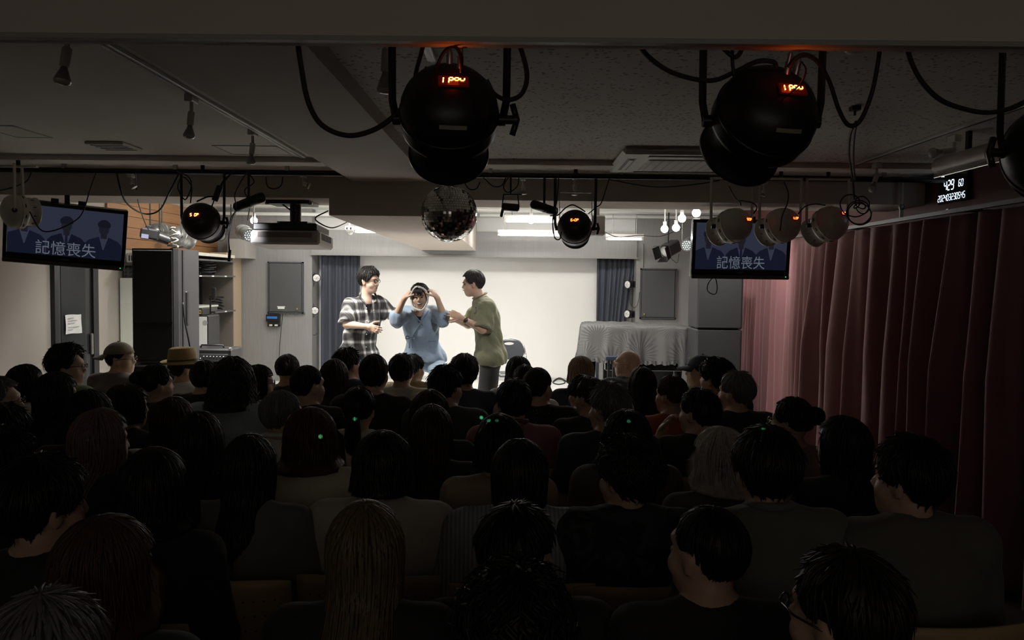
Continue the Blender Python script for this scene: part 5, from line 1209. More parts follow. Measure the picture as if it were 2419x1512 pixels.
    for _ in range(P_['locks']):
        phi = q.uniform(0, 2 * math.pi); long_ = P_['drop'] > .1
        u0 = q.uniform(0, .8) if not long_ else q.uniform(0, .55); du = q.uniform(.18, .34) if not long_ else q.uniform(.3, .5); n = 6; dphi = q.gauss(0, .10); lift = q.uniform(.2, 1) * P_['lift'] + (q.random() < .08) * P_['lift']; jit = q.gauss(0, P_['jit']); pts = []; cp = q.uniform(0, 6)
        for i in range(n):
            t = i / (n - 1); u = min(1.03, u0 + du * t); pts.append(surf(phi + dphi * t + P_['curl'] * 12 * math.sin(cp + t * 7), min(u, 1.0), .001 + lift * t * t + abs(jit) * .4 * t + P_['curl'] * .6 * abs(math.sin(cp + 5 * t))) + np.array([0, 0, -.02 * max(0, u - 1)]))
        lock(np.array(pts), P_['lw'] * q.uniform(.7, 1.3))
    def blob(c, r, n_l, lw):                                          # bun: wound locks over a ball
        b = MB().ball(c, r, 14); base = len(V); V.extend([np.array(v) for v in b.V]); F.extend([[i + base for i in f] for f in b.F]); c = np.array(c)
        for _ in range(n_l):
            a0 = q.uniform(0, 6.3); tl = q.uniform(-1, 1); ax = frame((q.gauss(0, .5), -1, q.gauss(0, .5))); pts = []
            for i in range(7): a = a0 + i * .35; rr_ = r * 1.02 * math.cos(tl * 1.2); pts.append(c + ax @ np.array([rr_ * math.cos(a), rr_ * math.sin(a), r * 1.02 * math.sin(tl * 1.2)]))
            lock(np.array(pts), lw)
    if style == 'updo': blob((.01, -.125, .055), .042, 46, .008)
    if style == 'pony':
        blob((0, -.118, .01), .022, 14, .006)
        for _ in range(90):
            a = q.uniform(0, 6.3); r = q.uniform(.002, .02); pts = [np.array([0 + r * math.cos(a) * (1 + 1.1 * math.sin(t * 3)), -.125 - .035 * math.sin(t * 2.2) + r * math.sin(a), .015 - .25 * t]) for t in np.linspace(0, q.uniform(.75, 1.05), 7)]; lock(np.array(pts), .008)
    me = bpy.data.meshes.new('hair_' + style); me.from_pydata([tuple(v) for v in V], [], F); me.polygons.foreach_set('use_smooth', [True] * len(me.polygons)); me.update(); return me

# ------------------------------------------------------------------ the three performers
M_skin = mat('skin', (.60, .40, .29), .5, noise=.05, scale=12)
M_skin2 = mat('skin_tan', (.52, .33, .225), .5, noise=.05, scale=12)
M_hairk = mat('black_hair', (.014, .012, .011), .5, noise=.3, scale=60, spec=.3)
M_eye = mat('eye_dark', (.015, .012, .010), .2)
M_lip = mat('lip', (.36, .15, .12), .5)
M_brow = mat('brow', (.03, .022, .018), .8)
M_shoe = mat('shoe_black', (.02, .02, .02), .5)
def plaid():
    m = mat('plaid_cloth', (.1, .1, .1), .85, sheen=.1, bump=.7, bscale=16); nt = m.node_tree; b = nt.nodes['Principled BSDF']; tc = nt.nodes.new('ShaderNodeTexCoord'); sx = nt.nodes.new('ShaderNodeSeparateXYZ'); nt.links.new(tc.outputs['Object'], sx.inputs[0])
    def M(op, a, b_=None, c=None):
        n = nt.nodes.new('ShaderNodeMath'); n.operation = op
        for i, v in enumerate((a, b_, c)):
            if v is None: continue
            if isinstance(v, (int, float)): n.inputs[i].default_value = v
            else: nt.links.new(v, n.inputs[i])
        return n.outputs[0]
    def line(v, f, o):
        a = M('ABSOLUTE', M('SUBTRACT', M('FRACT', M('MULTIPLY_ADD', v, f, o)), .5)); n = nt.nodes.new('ShaderNodeMapRange'); n.interpolation_type = 'SMOOTHSTEP'; n.inputs[1].default_value = .24; n.inputs[2].default_value = .50; nt.links.new(a, n.inputs[0]); return n.outputs[0]
    xx = M('MULTIPLY_ADD', sx.outputs['Y'], .55, sx.outputs['X'])
    fx = line(xx, 11.6, .2); fz = line(sx.outputs['Z'], 9.8, .1); fine = M('MULTIPLY', line(xx, 46.4, .3), .12)
    v = M('ADD', M('MULTIPLY', M('ADD', fx, fz), .5), fine)
    cr = nt.nodes.new('ShaderNodeValToRGB'); e = cr.color_ramp.elements; e[0].position = .04; e[0].color = (.020, .019, .018, 1); e[1].position = 1; e[1].color = (.78, .77, .73, 1); k = e.new(.45); k.color = (.16, .155, .145, 1)
    nt.links.new(v, cr.inputs[0]); nt.links.new(cr.outputs[0], b.inputs['Base Color']); return m
def wdir(v): return np.array(v, float)
class Actor:
    def __init__(s, label, px, Y, yaw, joints, head, hyaw, hpitch=0, hroll=0, sq=(1, .72, 1), k=1.0):
        s.base = np.array(at(px, 1030, Y)); s.base[2] = .22; s.Rz = rotm(0, 0, yaw); s.inv = s.Rz.T
        s.o = thing('person', label, 'person', tuple(s.base), 'performers on the stage'); s.o.rotation_euler = (0, 0, R(yaw))
        J = {n: s.loc(at(*p)) for n, p in joints.items()}
        J['head'] = s.loc(at(*head)); J['Hm'] = rotm(0, 0, hyaw - yaw) @ rotm(hpitch, hroll, 0); J['sq'] = sq; J['k'] = k; s.J = J
    def loc(s, p): return s.inv @ (np.array(p, float) - s.base)
    def ld(s, d): return s.inv @ np.array(d, float)
    def add(s, name, VF, m, parent=None, smooth=True): return raw(name, VF[0], VF[1], m, parent or s.o, smooth=smooth, world=False)
    def mb(s, mb, name, m, parent=None): o = mb.build(name, m, parent or s.o, world=False); return o
    def H(s, x, y, z): return s.J['head'] + s.J['Hm'] @ (np.array([x, y, z]) * s.J['k'])
    def see(s, V, px, py, off=.004):
        """the spot of a garment that the photograph shows at this place (nearest surface to the viewer)"""
        Wd = V @ s.Rz.T + s.base; c = (Wd - CAM) @ W2C.T; X = 1209.5 + F_PX * c[:, 0] / -c[:, 2]; Yp = 756 - F_PX * c[:, 1] / -c[:, 2]
        e = (X - px) ** 2 + (Yp - py) ** 2; i = np.where(e < max(9, e.min() * 1.5))[0]; i = i[np.argmin(Wd[i, 1])]
        return s.inv @ (np.array(at(px, py, Wd[i, 1])) - s.base) + s.ld((0, -off, 0))
    def face(s, brows=True, mouth='closed', eyes=True):
        for sx in (-1, 1):
            if eyes: e = s.mb(MB(s.J['Hm'], s.J['head']).ball((sx * .030, .0865, .004), (.012, .008, .0055), 10), 'eye', M_eye)
            if brows: s.mb(MB(s.J['Hm'], s.J['head']).tube([(sx * .014, .098, .022), (sx * .030, .097, .026), (sx * .046, .086, .020)], .0036, n=5, spline=3), 'eyebrow', M_brow)
        if mouth == 'open': s.mb(MB(s.J['Hm'], s.J['head']).ball((0, .088, -.064), (.014, .010, .010), 10), 'mouth', mat('mouth_dark', (.08, .02, .02), .5))
        elif mouth == 'grin':
            s.mb(MB(s.J['Hm'], s.J['head']).ball((0, .086, -.060), (.027, .012, .011), 12), 'mouth', mat('mouth_dark', (.08, .02, .02), .5)); s.mb(MB(s.J['Hm'], s.J['head']).ball((0, .0885, -.058), (.023, .0115, .006), 12), 'teeth', mat('teeth', (.75, .72, .66), .3))
        else: s.mb(MB(s.J['Hm'], s.J['head']).ball((0, .090, -.062), (.019, .006, .005), 10), 'mouth', M_lip)
    def hair(s, style, m, scale=1.0, seed=3):
        me = hair_mesh(style, seed); me.materials.append(m); o = bpy.data.objects.new('hair', me); COL.objects.link(o); o.parent = s.o; o.location = s.J['head']; o.rotation_euler = Matrix([list(r) for r in s.J['Hm']]).to_euler(); o.scale = [s.J['k'] * scale] * 3; return o
    def shoes(s, m):
        for q in 'LR':
            a = s.J['an' + q]; t = s.J['to' + q]; d = _nrm(np.array([t[0] - a[0], t[1] - a[1], 0])); c = np.array([a[0], a[1], 0]) + d * .07; S = Sculpt(c - .2, c + .2, .008); S.cap(c - d * .09 + np.array([0, 0, .045]), c + d * .10 + np.array([0, 0, .038]), .042, .040, .02, sc=(1, 1, .85)); S.cap(c - d * .08 + np.array([0, 0, .05]), c - d * .07 + np.array([0, 0, .10]), .040, .036, .02); S.plane_cut((0, 0, .002), (0, 0, -1)); s.add('shoe', S.mesh(), m)
VX = .0068
# left: plaid shirt, glasses
A = Actor('standing performer in black and white plaid shirt and glasses', 852, 8.0, -148,
    dict(pelvis=(846, 838, 8.02), waist=(850, 795, 8.02), chest=(858, 748, 8.0), neck=(864, 706, 7.98), shR=(829, 722, 7.92), shL=(895, 717, 8.1), elR=(820, 766, 7.80), wrR=(866, 771, 7.64), elL=(921, 745, 8.12), wrL=(958, 742, 8.2),
         hpR=(832, 846, 7.98), hpL=(862, 846, 8.06), knR=(830, 938, 7.95), knL=(868, 938, 8.02), anR=(828, 1014, 8.0), anL=(872, 1014, 8.1), toR=(842, 1026, 7.86), toL=(888, 1026, 7.96)), (872, 663, 7.95), -116, -6, 4)
A.add('body', figure(A.J, VX, hands={'R': dict(d=A.ld((.9, -.2, -.25)), pn=A.ld((.1, .9, -.2)), side=1, curl=(.35, .3, .3, .35)), 'L': dict(d=A.ld((.9, .3, .0)), pn=A.ld((0, -1, 0)), side=-1)}), M_skin)
Jt = dict(A.J); A.add('undershirt', shirt(Jt, .009, infl=.006, sleeve=.3, amp=.003, hem=A.loc(at(848, 828, 8.02))), mat('black_tee', (.015, .015, .016), .8))
SA = shirt(A.J, VX, infl=.034, sleeve=.98, sleeve_r=.022, hem=A.loc(at(846, 842, 8.02)), amp=.06, seed=5, flare=.03, hips=True)
V, F = SA; nk = np.array(A.J['neck'])
fc_ = V[F].mean(1); keep = ~((np.abs(fc_[:, 0] - nk[0]) < .052 * np.clip((fc_[:, 2] - (nk[2] - .17)) / .17, 0, 1.3)) & (fc_[:, 1] > nk[1] + .03) & (fc_[:, 2] > nk[2] - .17))
sa = A.add('plaid_shirt', (V, F[keep]), plaid())
for i, px in enumerate(((866, 728), (866, 758), (866, 790), (865, 820))): A.mb(MB().ball(A.see(V, *px, off=.002), .006, 8), 'button', M_wplas, sa)
cl = [A.see(V, 852, 690), A.see(V, 850, 702), A.see(V, 858, 710), A.see(V, 866, 720)]
A.mb(MB().tube(cl, .010, n=6, spline=4), 'collar', _MATS['plaid_cloth'], sa); A.mb(MB().tube([A.see(V, 884, 690), A.see(V, 889, 702), A.see(V, 886, 714)], .010, n=6, spline=4), 'collar', _MATS['plaid_cloth'], sa)
pk = [A.see(V, x, y, off=.003) for x, y in ((882, 735), (897, 735), (897, 758), (889, 764), (881, 758))]; A.mb(MB().tube(pk + [pk[0]], .0025, n=4, smooth=False), 'pocket', mat('dark_seam', (.03, .03, .03), .8), sa)
A.add('jeans', trousers(A.J, .009, infl=.010, wide=.01), mat('blue_denim', (.05, .075, .13), .85, noise=.2, scale=40)); A.shoes(M_shoe)
A.face(mouth='open'); A.hair('full', M_hairk, 1.0, 11)
g = MB(A.J['Hm'], A.J['head'])
for sx in (-1, 1):
    g.tube([(sx * .031 + .021 * math.cos(a), .104 - .25 * abs(sx * .031 + .021 * math.cos(a)) ** 1.2, .003 + .016 * math.sin(a)) for a in np.linspace(0, 2 * math.pi, 15)], .0022, n=5); g.tube([(sx * .052, .095, .006), (sx * .078, .05, .006), (sx * .080, -.005, .002)], .002, n=5)
g.tube([(-.010, .104, .006), (0, .107, .008), (.010, .104, .006)], .0022, n=5); A.mb(g, 'glasses', mat('glasses_frame', (.10, .08, .06), .3, metal=.5))

# middle: blue patient gown, bandage
Bq = Actor('crouching performer in pale blue gown holding a bandage round his head', 1000, 7.95, 180,
    dict(pelvis=(1003, 846, 8.10), waist=(998, 803, 8.04), chest=(994, 762, 7.97), neck=(992, 734, 7.88), shR=(960, 741, 7.93), shL=(1026, 741, 7.93), elR=(935, 747, 7.82), wrR=(955, 706, 7.74), elL=(1048, 746, 7.82), wrL=(1033, 704, 7.74),
         hpR=(984, 852, 8.08), hpL=(1022, 852, 8.08), knR=(948, 922, 7.85), knL=(1062, 920, 7.85), anR=(940, 1014, 7.95), anL=(1070, 1014, 7.95), toR=(928, 1026, 7.8), toL=(1082, 1026, 7.8)), (992, 701, 7.78), 180, -5, 3, k=.97)
Bq.add('body', figure(Bq.J, VX, hands={'R': dict(d=Bq.ld((.42, .15, .62)), pn=Bq.ld((.7, .45, -.5)), side=-1, curl=(.75, .75, .8, .85)), 'L': dict(d=Bq.ld((-.42, .15, .62)), pn=Bq.ld((-.7, .45, -.5)), side=1, curl=(.75, .75, .8, .85))}), M_skin)
M_gown = mat('blue_gown', (.27, .355, .45), .6, sheen=.2, bump=.9, bscale=16, stretch=(1, 1, .55))
Bq.add('undershirt', shirt(Bq.J, .009, infl=.006, sleeve=.3, amp=.003, hem=Bq.loc(at(1001, 830, 8.08))), mat('navy_tee', (.03, .04, .07), .8))
SB = shirt(Bq.J, VX, infl=.034, sleeve=.95, sleeve_r=.006, ai=.35, hem=Bq.loc(at(1003, 852, 8.10)), amp=.06, seed=9, flare=.05, freq=17, hips=True, rounded=True, sag=.06)
V, F = SB; nk = np.array(Bq.J['neck']); fc_ = V[F].mean(1)
keep = ~((np.abs(fc_[:, 0] - nk[0]) < .05 * np.clip((fc_[:, 2] - (nk[2] - .12)) / .12, 0, 1.3)) & (fc_[:, 1] > nk[1] + .02) & (fc_[:, 2] > nk[2] - .12))
sb = Bq.add('gown', (V, F[keep]), M_gown)
M_gown2 = mat('blue_gown_hem', (.22, .30, .39), .6)
for pts_ in ([(972, 732), (980, 745), (990, 757), (1000, 768)], [(1014, 732), (1006, 746), (996, 760), (986, 774), (978, 788), (971, 798)]): Bq.mb(MB().tube([Bq.see(V, *p, off=.003) for p in pts_], .006, n=5, spline=4), 'wrap_edge', M_gown2, sb)
bw = Bq.see(V, 970, 798, off=.012)
tb = MB(); 
for dx, dz in ((-.035, .02), (.035, .02)): tb.tube([bw, bw + np.array([-dx, .01, dz]), bw + np.array([-dx * 1.2, .01, -.01]), bw], .006, n=5, spline=5)
for dx in (-.02, .012): tb.tube([bw, bw + np.array([dx * .6, .012, -.05]), bw + np.array([dx, .0, -.10])], .007, n=5, spline=4)
Bq.mb(tb, 'tie_bow', M_gown2, sb)
Bq.mb(MB().tube([Bq.see(V, x, y, off=.002) for x, y in ((1012, 806), (1022, 806), (1032, 804))], .003, n=4), 'pocket_edge', M_gown2, sb)
Bq.add('gown_trousers', trousers(Bq.J, .009, infl=.010, wide=.03, to=.55), mat('blue_trousers', (.30, .385, .475), .65, noise=.04, scale=5)); Bq.shoes(M_shoe)
Bq.face(mouth='grin', eyes=True); Bq.hair('short', M_hairk, 1.0, 12)
fr_ = MB(Bq.J['Hm'], Bq.J['head'])
for k in range(9): x = -.036 + k * .009; fr_.tube([(x * .9, .075, .085), (x, .100, .055), (x * 1.05 + .003 * math.sin(k * 2), .104, .030 - .006 * (k % 3))], .0075, n=5, spline=4, taper=lambda t: 1 - .7 * t)
Bq.mb(fr_, 'fringe', M_hairk)
M_band = mat('bandage', (.74, .73, .72), .9, bump=.2, bscale=200)
bd = MB(Bq.J['Hm'], Bq.J['head'])
for o, r in ((.004, .0105), (.020, .010), (-.012, .010)):
    bd.tube([(.079 * math.sin(a), .034 + o + .040 * max(0, -math.cos(a)) + .030 * max(0, math.cos(a)), -.010 + .112 * math.cos(a) + .004 * math.sin(5 * a)) for a in np.linspace(0, 2 * math.pi, 33)], r, n=7)
Bq.mb(bd, 'bandage', M_band)

# right: olive shirt, seen in profile
C_ = Actor('performer in olive green shirt reaching towards the crouching man', 1155, 8.0, 104,
    dict(pelvis=(1160, 840, 8.0), waist=(1155, 795, 8.0), chest=(1147, 750, 8.0), neck=(1136, 707, 8.0), shL=(1150, 727, 7.84), shR=(1140, 723, 8.16), elL=(1140, 778, 7.74), wrL=(1092, 752, 7.70), elR=(1106, 767, 8.16), wrR=(1072, 754, 8.06),
         hpL=(1158, 848, 7.92), hpR=(1160, 848, 8.08), knL=(1152, 938, 7.92), knR=(1148, 938, 8.08), anL=(1158, 1014, 7.92), anR=(1146, 1014, 8.1), toL=(1130, 1026, 7.9), toR=(1118, 1026, 8.08)), (1117, 671, 8.0), 94, -7, 0)
C_.add('body', figure(C_.J, VX, hands={'L': dict(d=C_.ld((-.86, -.05, .42)), pn=C_.ld((-.25, .9, -.3)), side=1, curl=(.22, .25, .3, .38), spread=.22), 'R': dict(d=C_.ld((-.95, -.1, .12)), pn=C_.ld((.0, -.3, .95)), side=-1, curl=(.15, .18, .2, .25))}), M_skin2)
SCc = shirt(C_.J, VX, infl=.040, sleeve=.98, sleeve_r=.022, hem=C_.loc(at(1158, 858, 8.0)), amp=.05, seed=14, flare=.03, freq=18, hips=True)
M_ol = mat('olive_linen', (.175, .172, .10), .85, sheen=.1, noise=.08, scale=40, bump=.9, bscale=18, stretch=(1, 1, .6))
sc_ = C_.add('olive_shirt', SCc, M_ol); V = SCc[0]
nk = np.array(C_.J['neck']); C_.mb(MB().tube([nk + np.array([.066 * math.sin(a), .012 + .070 * math.cos(a), .035 - .030 * math.cos(a)]) for a in np.linspace(0, 2 * math.pi, 25)], .008, n=6), 'collar', M_ol, sc_)
for p in ((1126, 716), (1124, 727), (1122, 740)): C_.mb(MB().ball(C_.see(V, *p, off=.003), .006, 8), 'button', mat('button_dark', (.05, .045, .03), .4), sc_)
C_.add('trousers', trousers(C_.J, .009, infl=.010, wide=.020), mat('charcoal_trousers', (.045, .045, .047), .85)); C_.shoes(M_shoe)
C_.face(mouth='closed'); C_.hair('sleek', mat('soft_black_hair', (.028, .025, .023), .5, noise=.3, scale=60, spec=.3), .99, 15)
C_.mb(MB(C_.J['Hm'], C_.J['head']).tube([(.0, .108, -.045), (.012, .104, -.047), (.022, .095, -.055)], .003, n=5), 'moustache', M_brow)
wv = np.array(C_.J['wrL']); d = _nrm(np.array(C_.J['elL']) - wv); wt = C_.mb(MB().lathe([(.030, -.010), (.034, -.008), (.034, .008), (.030, .010), (.030, -.010)], wv + d * .035, d, 20), 'watch', M_black); ww = C_.ld((-.1, -1, .2)); ww = _nrm(ww - d * ww.dot(d))
C_.mb(MB().lathe([(0, .0), (.019, 0), (.019, .010), (0, .011)], wv + d * .035 + ww * .028, ww, 16), 'watch_face', mat('watch_brown', (.06, .035, .02), .3), wt)

# ------------------------------------------------------------------ audience
def seated(fem):
    k = .955 if fem else 1.0; g = .93 if fem else 1.0
    J = dict(pelvis=(0, 0, .545), waist=(0, -.01, .69), chest=(0, -.02, .865), neck=(0, .0, 1.03), shL=(-.178 * g, -.015, .965), shR=(.178 * g, -.015, .965), elL=(-.225 * g, .02, .70), elR=(.225 * g, .02, .70), wrL=(-.11, .23, .625), wrR=(.11, .23, .625),
             hpL=(-.088, .02, .54), hpR=(.088, .02, .54), knL=(-.12, .39, .52), knR=(.12, .39, .52), anL=(-.12, .27, .09), anR=(.12, .27, .09), toL=(-.14, .40, .032), toR=(.14, .40, .032), head=(0, .035, 1.145))
    J = {n: np.array(v) * np.array([1, 1, k]) for n, v in J.items()}; J['k'] = k if fem else 1.0; J['sq'] = (1.12, .74, 1); return J
def mesh_of(name, VF):
    V, F = VF; me = bpy.data.meshes.new(name); me.from_pydata(V.tolist(), [], F.tolist()); me.polygons.foreach_set('use_smooth', [True] * len(F)); me.materials.append(M_skin); me.update(); return me
BODY, SHIRT, PANTS, HAIR, JS = {}, {}, {}, {}, {}
for fem in (0, 1): JS[fem] = seated(fem)
def get_body(fem, hy):
    if (fem, hy) not in BODY:
        J = dict(JS[fem]); J['Hm'] = rotm(0, 0, hy) @ rotm(2, 0, 0); BODY[(fem, hy)] = mesh_of('body', figure(J, .0105, fine=abs(hy) > 20, fem=bool(fem)))
    return BODY[(fem, hy)]
def get_shirt(fem, kind):
    if (fem, kind) not in SHIRT:
        J = dict(JS[fem]); J['Hm'] = np.eye(3); kw = dict(tee=dict(infl=.020, sleeve=.8, sleeve_r=.012), long=dict(infl=.022, long=True), loose=dict(infl=.036, sleeve=.95, sleeve_r=.02, amp=.02), fitted=dict(infl=.012, sleeve=.5, amp=.007))[kind]
        SHIRT[(fem, kind)] = mesh_of('shirt', shirt(J, .0115, fem=bool(fem), seed=20 + len(SHIRT), hem=np.array([0, .0, .52]), **kw))
    return SHIRT[(fem, kind)]
def get_pants(fem):
    if fem not in PANTS: J = dict(JS[fem]); J['Hm'] = np.eye(3); PANTS[fem] = mesh_of('trousers', trousers(J, .014))
    return PANTS[fem]
def get_hair(st, v):
    if (st, v) not in HAIR: HAIR[(st, v)] = hair_mesh(st, 40 + 7 * v + len(st)); HAIR[(st, v)].materials.append(M_skin)
    return HAIR[(st, v)]
def obj_of(name, me, m, parent, loc=(0, 0, 0), rot=(0, 0, 0), sc=1.0):
    o = bpy.data.objects.new(name, me); COL.objects.link(o); o.parent = parent; o.location = loc; o.rotation_euler = rot; o.scale = (sc, sc, sc) if np.isscalar(sc) else sc
    o.material_slots[0].link = 'OBJECT'; o.material_slots[0].material = m; return o
HC = dict(black=(.009, .008, .008), dark=(.014, .011, .010), brown=(.030, .018, .012), auburn=(.055, .024, .013), ash=(.15, .10, .088), blonde=(.13, .095, .05), grey=(.14, .14, .14), silver=(.42, .40, .36), light=(.26, .18, .10), ginger=(.07, .035, .016))
def hmat(c): return mat('hair_' + c, HC[c], .48, noise=.35, scale=70, spec=.35)
def cmat(c): return mat('cloth_%02x%02x%02x' % tuple(int(min(1, x) * 255) for x in c), c, .85, sheen=.1, noise=.06, scale=30)
def pmat(kind, c1, c2):
    m = mat('pattern_%s_%d' % (kind, int(1000 * (c1[0] + c2[1]))), c1, .85); nt = m.node_tree; b = nt.nodes['Principled BSDF']
    if b.inputs['Base Color'].is_linked: return m
    tc = nt.nodes.new('ShaderNodeTexCoord'); cr = nt.nodes.new('ShaderNodeValToRGB'); e = cr.color_ramp.elements; e[0].color = tuple(c1) + (1,); e[1].color = tuple(c2) + (1,)
    if kind == 'stripes':
        w = nt.nodes.new('ShaderNodeTexWave'); w.bands_direction = 'Z'; w.inputs['Scale'].default_value = 11; w.inputs['Distortion'].default_value = .4; nt.links.new(tc.outputs['Object'], w.inputs[0]); e[0].position = .72; e[1].position = .82; o = w.outputs[1]
    elif kind == 'pinstripes':
        w = nt.nodes.new('ShaderNodeTexWave'); w.bands_direction = 'X'; w.inputs['Scale'].default_value = 24; nt.links.new(tc.outputs['Object'], w.inputs[0]); e[0].position = .3; e[1].position = .8; o = w.outputs[1]
    elif kind == 'dots':
        w = nt.nodes.new('ShaderNodeTexVoronoi'); w.inputs['Scale'].default_value = 55; nt.links.new(tc.outputs['Object'], w.inputs[0]); e[0].position = .12; e[1].position = .18; e[0].color, e[1].color = tuple(c2) + (1,), tuple(c1) + (1,); o = w.outputs[0]
    else:
        w = nt.nodes.new('ShaderNodeTexNoise'); w.inputs['Scale'].default_value = 7; w.inputs['Distortion'].default_value = 2.2; nt.links.new(tc.outputs['Object'], w.inputs[0]); e[0].position = .46; e[1].position = .54; o = w.outputs[0]
    nt.links.new(o, cr.inputs[0]); nt.links.new(cr.outputs[0], b.inputs['Base Color']); return m
VOL = dict(short=.018, crop=.012, buzz=.006, full=.026, sleek=.026, spiky=.016, curly=.028, bob=.024, bobflip=.022, long=.020, longstraight=.018, wavy=.032, updo=.015, pony=.014, bald=0, cap_back=.02, cap=.02, fedora=.068)
HWID = {}

# one audience chair: perforated beige shell on steel legs, copied for everyone
def build_chair():
    c = thing('audience_chair', 'x', 'chair')
    mb = MB(); V = []; F = []; nx, nz = 14, 6
    for th in (0, .012):
        for j in range(nz + 1):
            for i in range(nx + 1):
                x = -.225 + .45 * i / nx; z = .60 + .235 * j / nz - .012 * (abs(x) / .225) ** 4 * (j == nz); V.append((x, -.235 + 1.0 * x * x - .05 * (j / nz) - th, z))
    m = (nx + 1) * (nz + 1)
    for j in range(nz):
        for i in range(nx): a = j * (nx + 1) + i; F += [[a, a + 1, a + nx + 2, a + nx + 1], [m + a, m + a + nx + 1, m + a + nx + 2, m + a + 1]]
    for i in range(nx): F += [[i, m + i, m + i + 1, i + 1]]; a = nz * (nx + 1) + i; F += [[a, a + 1, m + a + 1, m + a]]
    for j in range(nz): a = j * (nx + 1); F += [[a, a + nx + 1, m + a + nx + 1, m + a]]; a += nx; F += [[a, m + a, m + a + nx + 1, a + nx + 1]]
    mch = mat('beige_plastic', (.48, .36, .19), .45, noise=.05, scale=8)
    MB().add(V, F, True).build('backrest', mch, c, world=False)
    hl = MB()
    for j in range(3):
        for i in range(13): x = -.18 + .03 * i; z = .665 + .05 * j; y = -.235 + x * x - .05 * ((z - .6) / .235) - .0125; hl.add([(x - .004, y, z), (x, y, z - .004), (x + .004, y, z), (x, y, z + .004)], [[0, 1, 2, 3]])
    hl.build('perforation', mat('hole_dark', (.02, .015, .01), .9), c, world=False)
    MB().box((0, .0, .435), (.43, .42, .022), bev=.010).build('seat', mch, c, world=False)
    for s in (-1, 1):
        MB().tube([(s * .215, -.26, .0), (s * .215, -.22, .42), (s * .215, -.215, .62)], .011, n=6).build('rear_leg', M_greym, c, world=False)
        MB().tube([(s * .215, .22, .0), (s * .215, .17, .42)], .011, n=6).build('front_leg', M_greym, c, world=False)
        MB().tube([(s * .215, -.22, .42), (s * .215, .17, .42)], .010, n=6).build('seat_rail', M_greym, c, world=False)
    return c
CHAIR0 = build_chair(); _chair_used = [False]
def place_chair(x, y, rz, label):
    o = CHAIR0 if not _chair_used[0] else copy_tree(CHAIR0); _chair_used[0] = True
    o.location = (x, y, 0); o.rotation_euler = (0, 0, rz); tag(o, label, 'chair', 'audience chairs'); return o

def glasses(p, head, Hm, k, m):
    g = MB(Hm, head)
    for sx in (-1, 1):
        g.tube([((sx * .031 + .021 * math.cos(a)) * k, (.108 - .2 * abs(sx * .031 + .021 * math.cos(a)) ** 1.2) * k, (.003 + .016 * math.sin(a)) * k) for a in np.linspace(0, 2 * math.pi, 13)], .0024, n=5); g.tube([(sx * .052 * k, .098 * k, .006), (sx * .082 * k, .05 * k, .006), (sx * .086 * k, -.01, .0)], .0024, n=5)
    g.tube([(-.010 * k, .108 * k, .006), (.010 * k, .108 * k, .006)], .0024, n=5); return g.build('glasses', m, p, world=False)
def cap_mesh(p, head, Hm, k, m, backward, brim_m=None):
    S = MB(Hm, head); rx, ry, rz = .094 * k, .112 * k, .105 * k; prof = []; V = []; F = []; n = 28
    for j in range(8):
        th = j / 7 * math.radians(82)
        for i in range(n): a = 2 * math.pi * i / n; V.append((rx * math.sin(th) * math.sin(a), -.012 + ry * math.sin(th) * math.cos(a), .032 * k + rz * math.cos(th)))
    for j in range(7):
        for i in range(n): F.append([j * n + i, (j + 1) * n + i, (j + 1) * n + (i + 1) % n, j * n + (i + 1) % n])
    b = len(V); V += [(x * .96, y * .96, z) for x, y, z in V[7 * n:8 * n]]
    for i in range(n): F.append([7 * n + i, b + i, b + (i + 1) % n, 7 * n + (i + 1) % n])
    S.add(V, F, True); o = S.build('cap_crown', m, p, world=False)
    sg = -1 if backward else 1; V = []; F = []; nb = 15
    for tt in (0, .004):
        for j in range(5):
            for i in range(nb):
                a = (i / (nb - 1) - .5) * 2.1; r = 1 + j / 4 * .72 * math.cos(a * .72); V.append((rx * .97 * r * math.sin(a) * (1 if j == 0 else 1 - .05 * j), sg * ry * .97 * r * math.cos(a) - .012, .046 * k - .022 * (j / 4) - .020 * math.sin(abs(a)) * (j / 4) - tt))
    m_ = 5 * nb
    for j in range(4):
        for i in range(nb - 1): a = j * nb + i; F += [[a, a + 1, a + nb + 1, a + nb], [m_ + a, m_ + a + nb, m_ + a + nb + 1, m_ + a + 1]]
    for i in range(nb - 1): a = 4 * nb + i; F.append([a, a + 1, m_ + a + 1, m_ + a])
    MB(Hm, head).add(V, F, True).build('cap_brim', brim_m or m, o, world=False)
    MB(Hm, head).ball((0, -.012, .032 * k + rz), .008, 8).build('cap_button', m, o, world=False)
    if not backward:
        MB(Hm, head).add([(-.012, ry * .80, .098 * k), (.012, ry * .80, .098 * k), (.0, ry * .70, .118 * k)], [[0, 1, 2]]).build('cap_logo', M_wplas, o, world=False)
